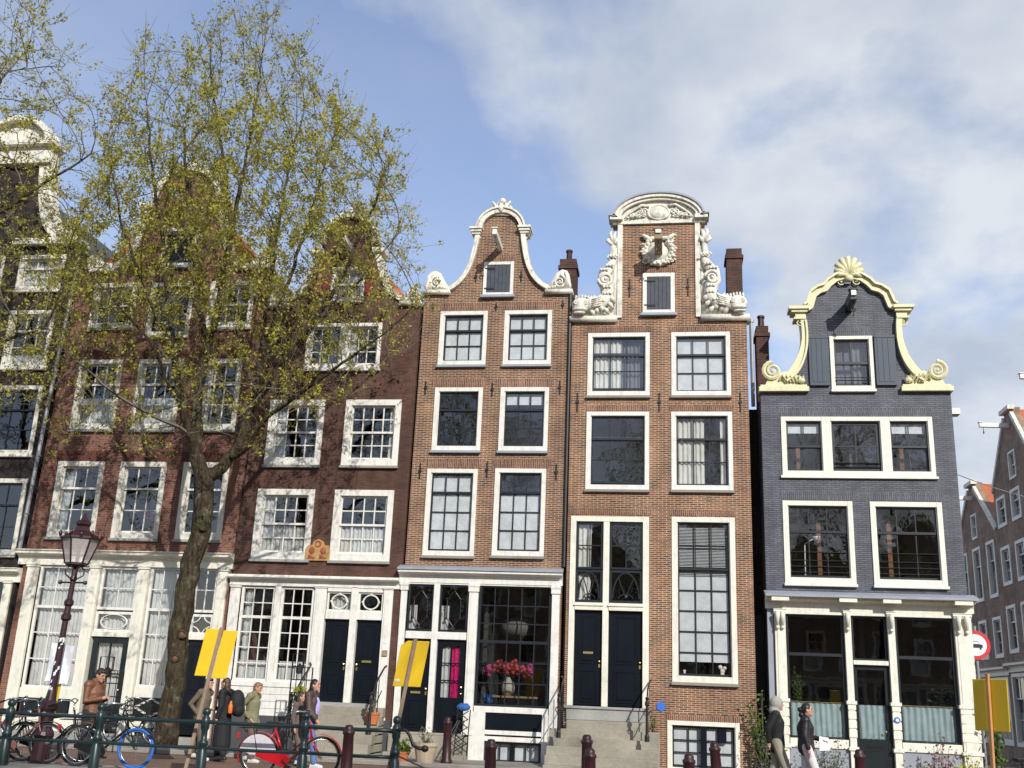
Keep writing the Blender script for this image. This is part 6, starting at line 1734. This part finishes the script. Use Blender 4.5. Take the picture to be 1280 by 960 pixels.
# ------------------------------------------------------------------ people: one continuous body, clothes over it
def capsule(mb,pts,rs,n=10,flat=None):
    mb.tube(pts,rs,n,flat=flat)
    for p,r_ in ((pts[0],rs[0]),(pts[-1],rs[-1])): mb.ball(tuple(p),r_,n,6)
    return mb
def remeshed(mb,name,mat,parent,vox,smooth_it=4):
    o=mb.build(name,mat,parent)
    m=o.modifiers.new('remesh','REMESH'); m.mode='VOXEL'; m.voxel_size=vox
    s=o.modifiers.new('smooth','SMOOTH'); s.factor=.5; s.iterations=smooth_it
    dg=bpy.context.evaluated_depsgraph_get(); me=bpy.data.meshes.new_from_object(o.evaluated_get(dg))
    o.modifiers.clear(); old=o.data; o.data=me; bpy.data.meshes.remove(old)
    for p in me.polygons: p.use_smooth=True
    return o
def person(label,loc,rot,height=1.75,stride=.0,lean_=.0,top='jacket_black',legs='trouser_dark',hair='hair_dark',hair_style='short',arms=('down','down'),hem=.82,coat_leg=None,shoe='shoe_white',head_tilt=0.0,head_turn=0.0,slim=1.0,skin='skin',extra=None,hood=False,shirt=None,wide_leg=1.0):
    r=thing('person',label,'person',(0,0,0)); k=height/1.75
    V=lambda x,y,z: Vector((x*k+lean_*max(0,z-.9)*k,y*k,z*k))
    pel=V(0,0,.95); waist=V(0,0,1.12); chest=V(.0,0,1.32); neck=V(.015,0,1.49)
    hd=V(.045+head_tilt*.07,0,1.625-head_tilt*.025)
    sh=[V(0,s*.185*slim,1.43) for s in (-1,1)]
    hip=[V(0,s*.085,.93) for s in (-1,1)]
    st=stride; feet=[V(st*.42,-.09,.075),V(-st*.42,.09,.075 if st<.1 else .12)]
    knee=[V(st*.24+.03,-.09,.50),V(-st*.12+.05,.09,.49)]
    if st==0: knee=[V(.02,-.09,.5),V(.02,.09,.5)]
    elb=[];hand=[]
    for i,s in enumerate((-1,1)):
        a=arms[i]
        if a=='down': e,h=V(-.03,s*.235*slim,1.15),V(.03,s*.24*slim,.9)
        elif a=='swing_f': e,h=V(.06,s*.235*slim,1.16),V(.22,s*.2,.95)
        elif a=='swing_b': e,h=V(-.14,s*.235*slim,1.17),V(-.14,s*.23,.93)
        elif a=='phone': e,h=V(.02,s*.23*slim,1.14),V(.26,s*.06,1.2)
        elif a=='pocket': e,h=V(-.16,s*.25*slim,1.18),V(.04,s*.17,.95)
        elif a=='carry': e,h=V(.02,s*.23*slim,1.14),V(.3,s*.1,1.08)
        elif a=='back': e,h=V(-.17,s*.24*slim,1.17),V(-.06,s*.1,1.0)
        elb.append(e);hand.append(h)
    b=MB()
    capsule(b,[pel,waist,chest,V(0,0,1.42)],[.125*k,.115*k,.135*k,.1*k],12,flat=None)
    capsule(b,[sh[0],sh[1]],[.065*k]*2,8)
    capsule(b,[V(0,0,1.42),neck,V(.03,0,1.56)],[.065*k,.056*k,.055*k],8)
    T=Matrix.Rotation(head_turn,3,'Z')@Matrix.Rotation(head_tilt*.5,3,'Y')
    def Hd(x,y,z): return hd+T@Vector((x*k,y*k,z*k))
    hm=MB(); hm.ball((0,0,0),(.098*k,.078*k,.118*k),14,12); hm.ball((.03*k,0,-.06*k),(.06*k,.056*k,.058*k),10,8)
    hm.tube([(.088*k,0,.02*k),(.112*k,0,-.018*k),(.1*k,0,-.03*k)],[.011*k,.016*k,.014*k],6)
    hm.ball((.086*k,0,-.062*k),(.016*k,.026*k,.01*k),8,6); hm.ball((.082*k,0,-.095*k),(.022*k,.026*k,.02*k),8,6)
    for s in (-1,1): hm.ball((-.005*k,s*.08*k,-.01*k),(.022*k,.014*k,.034*k),8,6); hm.ball((.08*k,s*.034*k,.03*k),(.02*k,.026*k,.009*k),8,6)
    hm.v=[tuple(hd+T@Vector(v)) for v in hm.v]; b.add(hm.v,hm.f)
    for i,s in enumerate((-1,1)):
        capsule(b,[sh[i],elb[i]],[.05*k,.04*k],8); capsule(b,[elb[i],hand[i]],[.04*k,.027*k],8)
        capsule(b,[hip[i],knee[i]],[.085*k,.055*k],10); capsule(b,[knee[i],knee[i]*.6+feet[i]*.4+Vector((-.02*k,0,0)),feet[i]],[.052*k,.055*k,.036*k],10)
        capsule(b,[feet[i]+Vector((-.03*k,0,-.03*k)),feet[i]+Vector((.15*k,0,-.045*k))],[.036*k,.028*k],8)
        d=(hand[i]-elb[i]).normalized(); side=Vector((0,1,0)); side=(side-d*side.dot(d)).normalized(); nrm=d.cross(side)
        pc=hand[i]+d*.045*k; pm=MB().tube([hand[i],pc,hand[i]+d*.09*k],[.026*k,.036*k,.034*k],8,flat=.5); b.add(pm.v,pm.f)
        curl=.5 if arms[i]!='phone' else .9
        for q in range(4):
            o=(q-1.5)*.019*k; L=(.066,.076,.072,.056)[q]*k; p0=hand[i]+d*.085*k+side*o
            p1=p0+d*L*.5-nrm*s*L*.12*curl; p2=p1+(d*(1-curl*.6)-nrm*s*curl)*L*.5
            b.tube([p0,p1,p2],[.0105*k,.0095*k,.008*k],6)
        p0=hand[i]+d*.03*k+side*s*-.03*k; b.tube([p0,p0+d*.035*k-side*s*.025*k,p0+d*.07*k-side*s*.022*k-nrm*s*.01],[.013*k,.0115*k,.009*k],6)
    remeshed(b,'body',skin,r,.0095*k,3)
    # trousers
    t=MB(); wl=wide_leg
    capsule(t,[V(0,0,1.03),V(0,0,.93)],[.15*k,.155*k],12)
    for i in (0,1):
        an=feet[i]+Vector((-.005,0,.04*k))
        capsule(t,[hip[i],knee[i],an],[.108*k,.083*k*wl,.068*k*wl],10)
    remeshed(t,'trousers',legs,r,.014*k,4)
    # jacket
    j=MB(); hz=hem
    capsule(j,[V(0,0,hz+.06),V(0,0,1.1),V(0,0,1.3),V(.0,0,1.44)],[.168*k,.152*k,.17*k,.1*k],14)
    capsule(j,[sh[0],sh[1]],[.088*k]*2,10)
    capsule(j,[V(-.01,0,1.44),V(.0,0,1.5)],[.085*k,.075*k],10)
    for i in (0,1):
        e_=elb[i]+(elb[i]-sh[i]).normalized()*.01; capsule(j,[sh[i],e_,elb[i]*.1+hand[i]*.9],[.078*k,.066*k,.05*k],10)
    if coat_leg:
        capsule(j,[V(0,0,hz+.1),V(-.01,0,coat_leg)],[.17*k,.2*k],14)
    remeshed(j,'jacket',top,r,.014*k,4)
    if shirt:
        s_=MB().prism([(-.06,0),(.06,0),(.05,.34),(0,.4),(-.05,.34)],-.01,.01); s_.v=[tuple(V(.165+.0*z,x,1.05+z)) for x,y,z in [(a,b_,c) for a,b_,c in s_.v]]
        remeshed(MB().ball(tuple(V(.11,0,1.2)),(.09*k,.08*k,.2*k),10,8),'shirt',shirt,r,.014,2)
    for i in (0,1):
        s_=MB(); f=feet[i]; capsule(s_,[f+Vector((-.05*k,0,-.03*k)),f+Vector((.06*k,0,-.03*k)),f+Vector((.17*k,0,-.042*k))],[.046*k,.05*k,.036*k],8)
        s_.v=[(x,y,max(z,.0)) for x,y,z in s_.v]
        s_.box(f.x-.09*k,f.x+.19*k,f.y-.042*k,f.y+.042*k,max(0,f.z-.075*k),max(0,f.z-.075*k)+.03)
        remeshed(s_,'shoe',shoe,r,.012,2)
    # hair or hood
    h=MB()
    if hood:
        h.ball(tuple(Hd(-.02,0,.01)),(.125*k,.11*k,.145*k),14,12); h.ball(tuple(Hd(-.06,0,-.12)),(.11*k,.12*k,.09*k),12,8)
        hv=remeshed(h,'hood',top if hood is True else hood,r,.012,3)
    else:
        m=MB(); m.ball((-.018*k,0,.025*k),(.1*k,.088*k,.108*k),14,12)
        if hair_style=='short': m.ball((-.045*k,0,-.02*k),(.07*k,.08*k,.085*k),12,10); m.ball((.045*k,0,.085*k),(.055*k,.065*k,.035*k),10,8)
        if hair_style=='bun': m.ball((-.05*k,0,-.01*k),(.07*k,.08*k,.08*k),12,10); m.ball((-.135*k,0,.0),(.05*k,.05*k,.05*k),10,8); m.ball((-.11*k,0,-.1*k),(.06*k,.06*k,.06*k),10,8)
        if hair_style=='long': m.ball((-.05*k,0,-.06*k),(.07*k,.09*k,.13*k),12,10); m.ball((-.07*k,0,-.16*k),(.06*k,.085*k,.1*k),12,10)
        m.v=[tuple(hd+T@Vector(v)) for v in m.v]
        # keep the face clear
        remeshed(m,'hair',hair,r,.011,2)
    e=MB()
    for s in (-1,1): e.ball(tuple(Hd(.088,s*.033,.012)),(.009*k,.012*k,.008*k),6,5)
    e.build('eyes','iron',r)
    br_=MB()
    for s in (-1,1): br_.tube([tuple(Hd(.1,s*.018,.036)),tuple(Hd(.092,s*.05,.034))],.005*k,5)
    br_.build('eyebrows',hair,r)
    if extra: extra(r,V,hand)
    r.location=loc; r.rotation_euler=(0,0,rot)
    return r
def free(name,label,cat,mb,mat,loc,rot,smooth=True,vox=None):
    o=mb.build(name,mat,smooth=smooth) if not vox else remeshed(mb,name,mat,None,vox)
    o.location=loc; o.rotation_euler=(0,0,rot); return tag(o,label,cat)
person('man in a brown leather jacket looking down at his phone behind the railing',(-11.02,-6.3,0),-.25,1.82,top='leather_brown',legs='trouser_dark',arms=('phone','phone'),head_tilt=.7,shoe='shoe_dark',hair='hair_dark',slim=.9)
free('phone','dark phone held by the man in the brown jacket','phone',MB().box(.3,.37,-.04,.04,1.235,1.25),'iron',(-11.02,-6.3,0),-.25,False)
person('man in a beige track suit and white shoes walking beside the tree trunk',(-10.22,-3.1,0),-.15,1.72,stride=.45,lean_=.10,top='beige_cloth',legs='beige_trouser',arms=('pocket','back'),hair='hair_black',wide_leg=1.2)
person('person in a long black coat with a backpack, walking left past the folded yellow board',(-9.6,-3.3,0),PI-.1,1.74,stride=.3,top='coat_black',legs='trouser_black',coat_leg=.35,arms=('carry','down'),hair='hair_brown',hair_style='long',shoe='shoe_dark')
free('backpack','black backpack on the back of the person in the long coat','backpack',MB().ball((-.28,0,1.22),(.16,.19,.28),12,10).ball((-.34,0,1.08),(.12,.16,.15),10,8).tube([(-.2,-.13,1.42),(0,-.17,1.5),(.12,-.14,1.3)],.025,6).tube([(-.2,.13,1.42),(0,.17,1.5),(.12,.14,1.3)],.025,6),'coat_black',(-9.6,-3.3,0),PI-.1)
free('orange_bottle','orange bottle in the side of the black backpack','bottle',MB().lathe([(.04,0),(.05,.02),(.05,.16),(.025,.22),(.025,.26)],(-.24,.2,1.0),10),'orange_plastic',(-9.6,-3.3,0),PI-.1)
person('person with light brown hair in an olive green parka and pale trousers',(-9.08,-3.0,0),-.12,1.68,stride=.35,top='parka_green',legs='beige_trouser',arms=('pocket','pocket'),hair='hair_light',hem=.72,head_tilt=.45,shoe='shoe_white')
person('woman in a dark brown jacket with lilac top and blue jeans walking to the right',(-7.55,-3.6,0),-.1,1.78,stride=.5,top='jacket_brown',legs='jeans',arms=('swing_f','swing_b'),hair='hair_black',hair_style='long',shirt='lilac_cloth',shoe='shoe_white')
person('person in taupe clothes half hidden behind the handlebar of the red bicycle',(-7.95,-3.2,0),-.1,1.5,stride=.4,top='taupe_cloth',legs='taupe_cloth',arms=('down','swing_f'),hair='hair_brown',hair_style='long',shoe='shoe_dark')
person('person in a black jacket with grey hood up and khaki trousers walking right',(2.02,-4.1,0),-.05,1.78,stride=.55,top='coat_black',legs='khaki_trouser',arms=('swing_b','pocket'),hood='grey_hood',shoe='shoe_dark',wide_leg=1.15)
person('woman in a black puffer jacket and white trousers with dark bun walking right',(2.52,-4.6,0),-.05,1.69,stride=.55,top='puffer_black',legs='white_trouser',arms=('down','carry'),hair='hair_black',hair_style='bun',hem=.86,shoe='shoe_white')
free('white_bag','white paper bag carried by the woman in the puffer jacket','bag',MB().add([(.24,.0,.84),(.44,.02,.86),(.43,.14,.86),(.24,.14,.84),(.25,.04,1.1),(.42,.05,1.08),(.42,.11,1.08),(.25,.11,1.1)],[(0,3,2,1),(4,5,6,7),(0,1,5,4),(1,2,6,5),(2,3,7,6),(3,0,4,7)]),'poster',(2.52,-4.6,0),-.05,False)
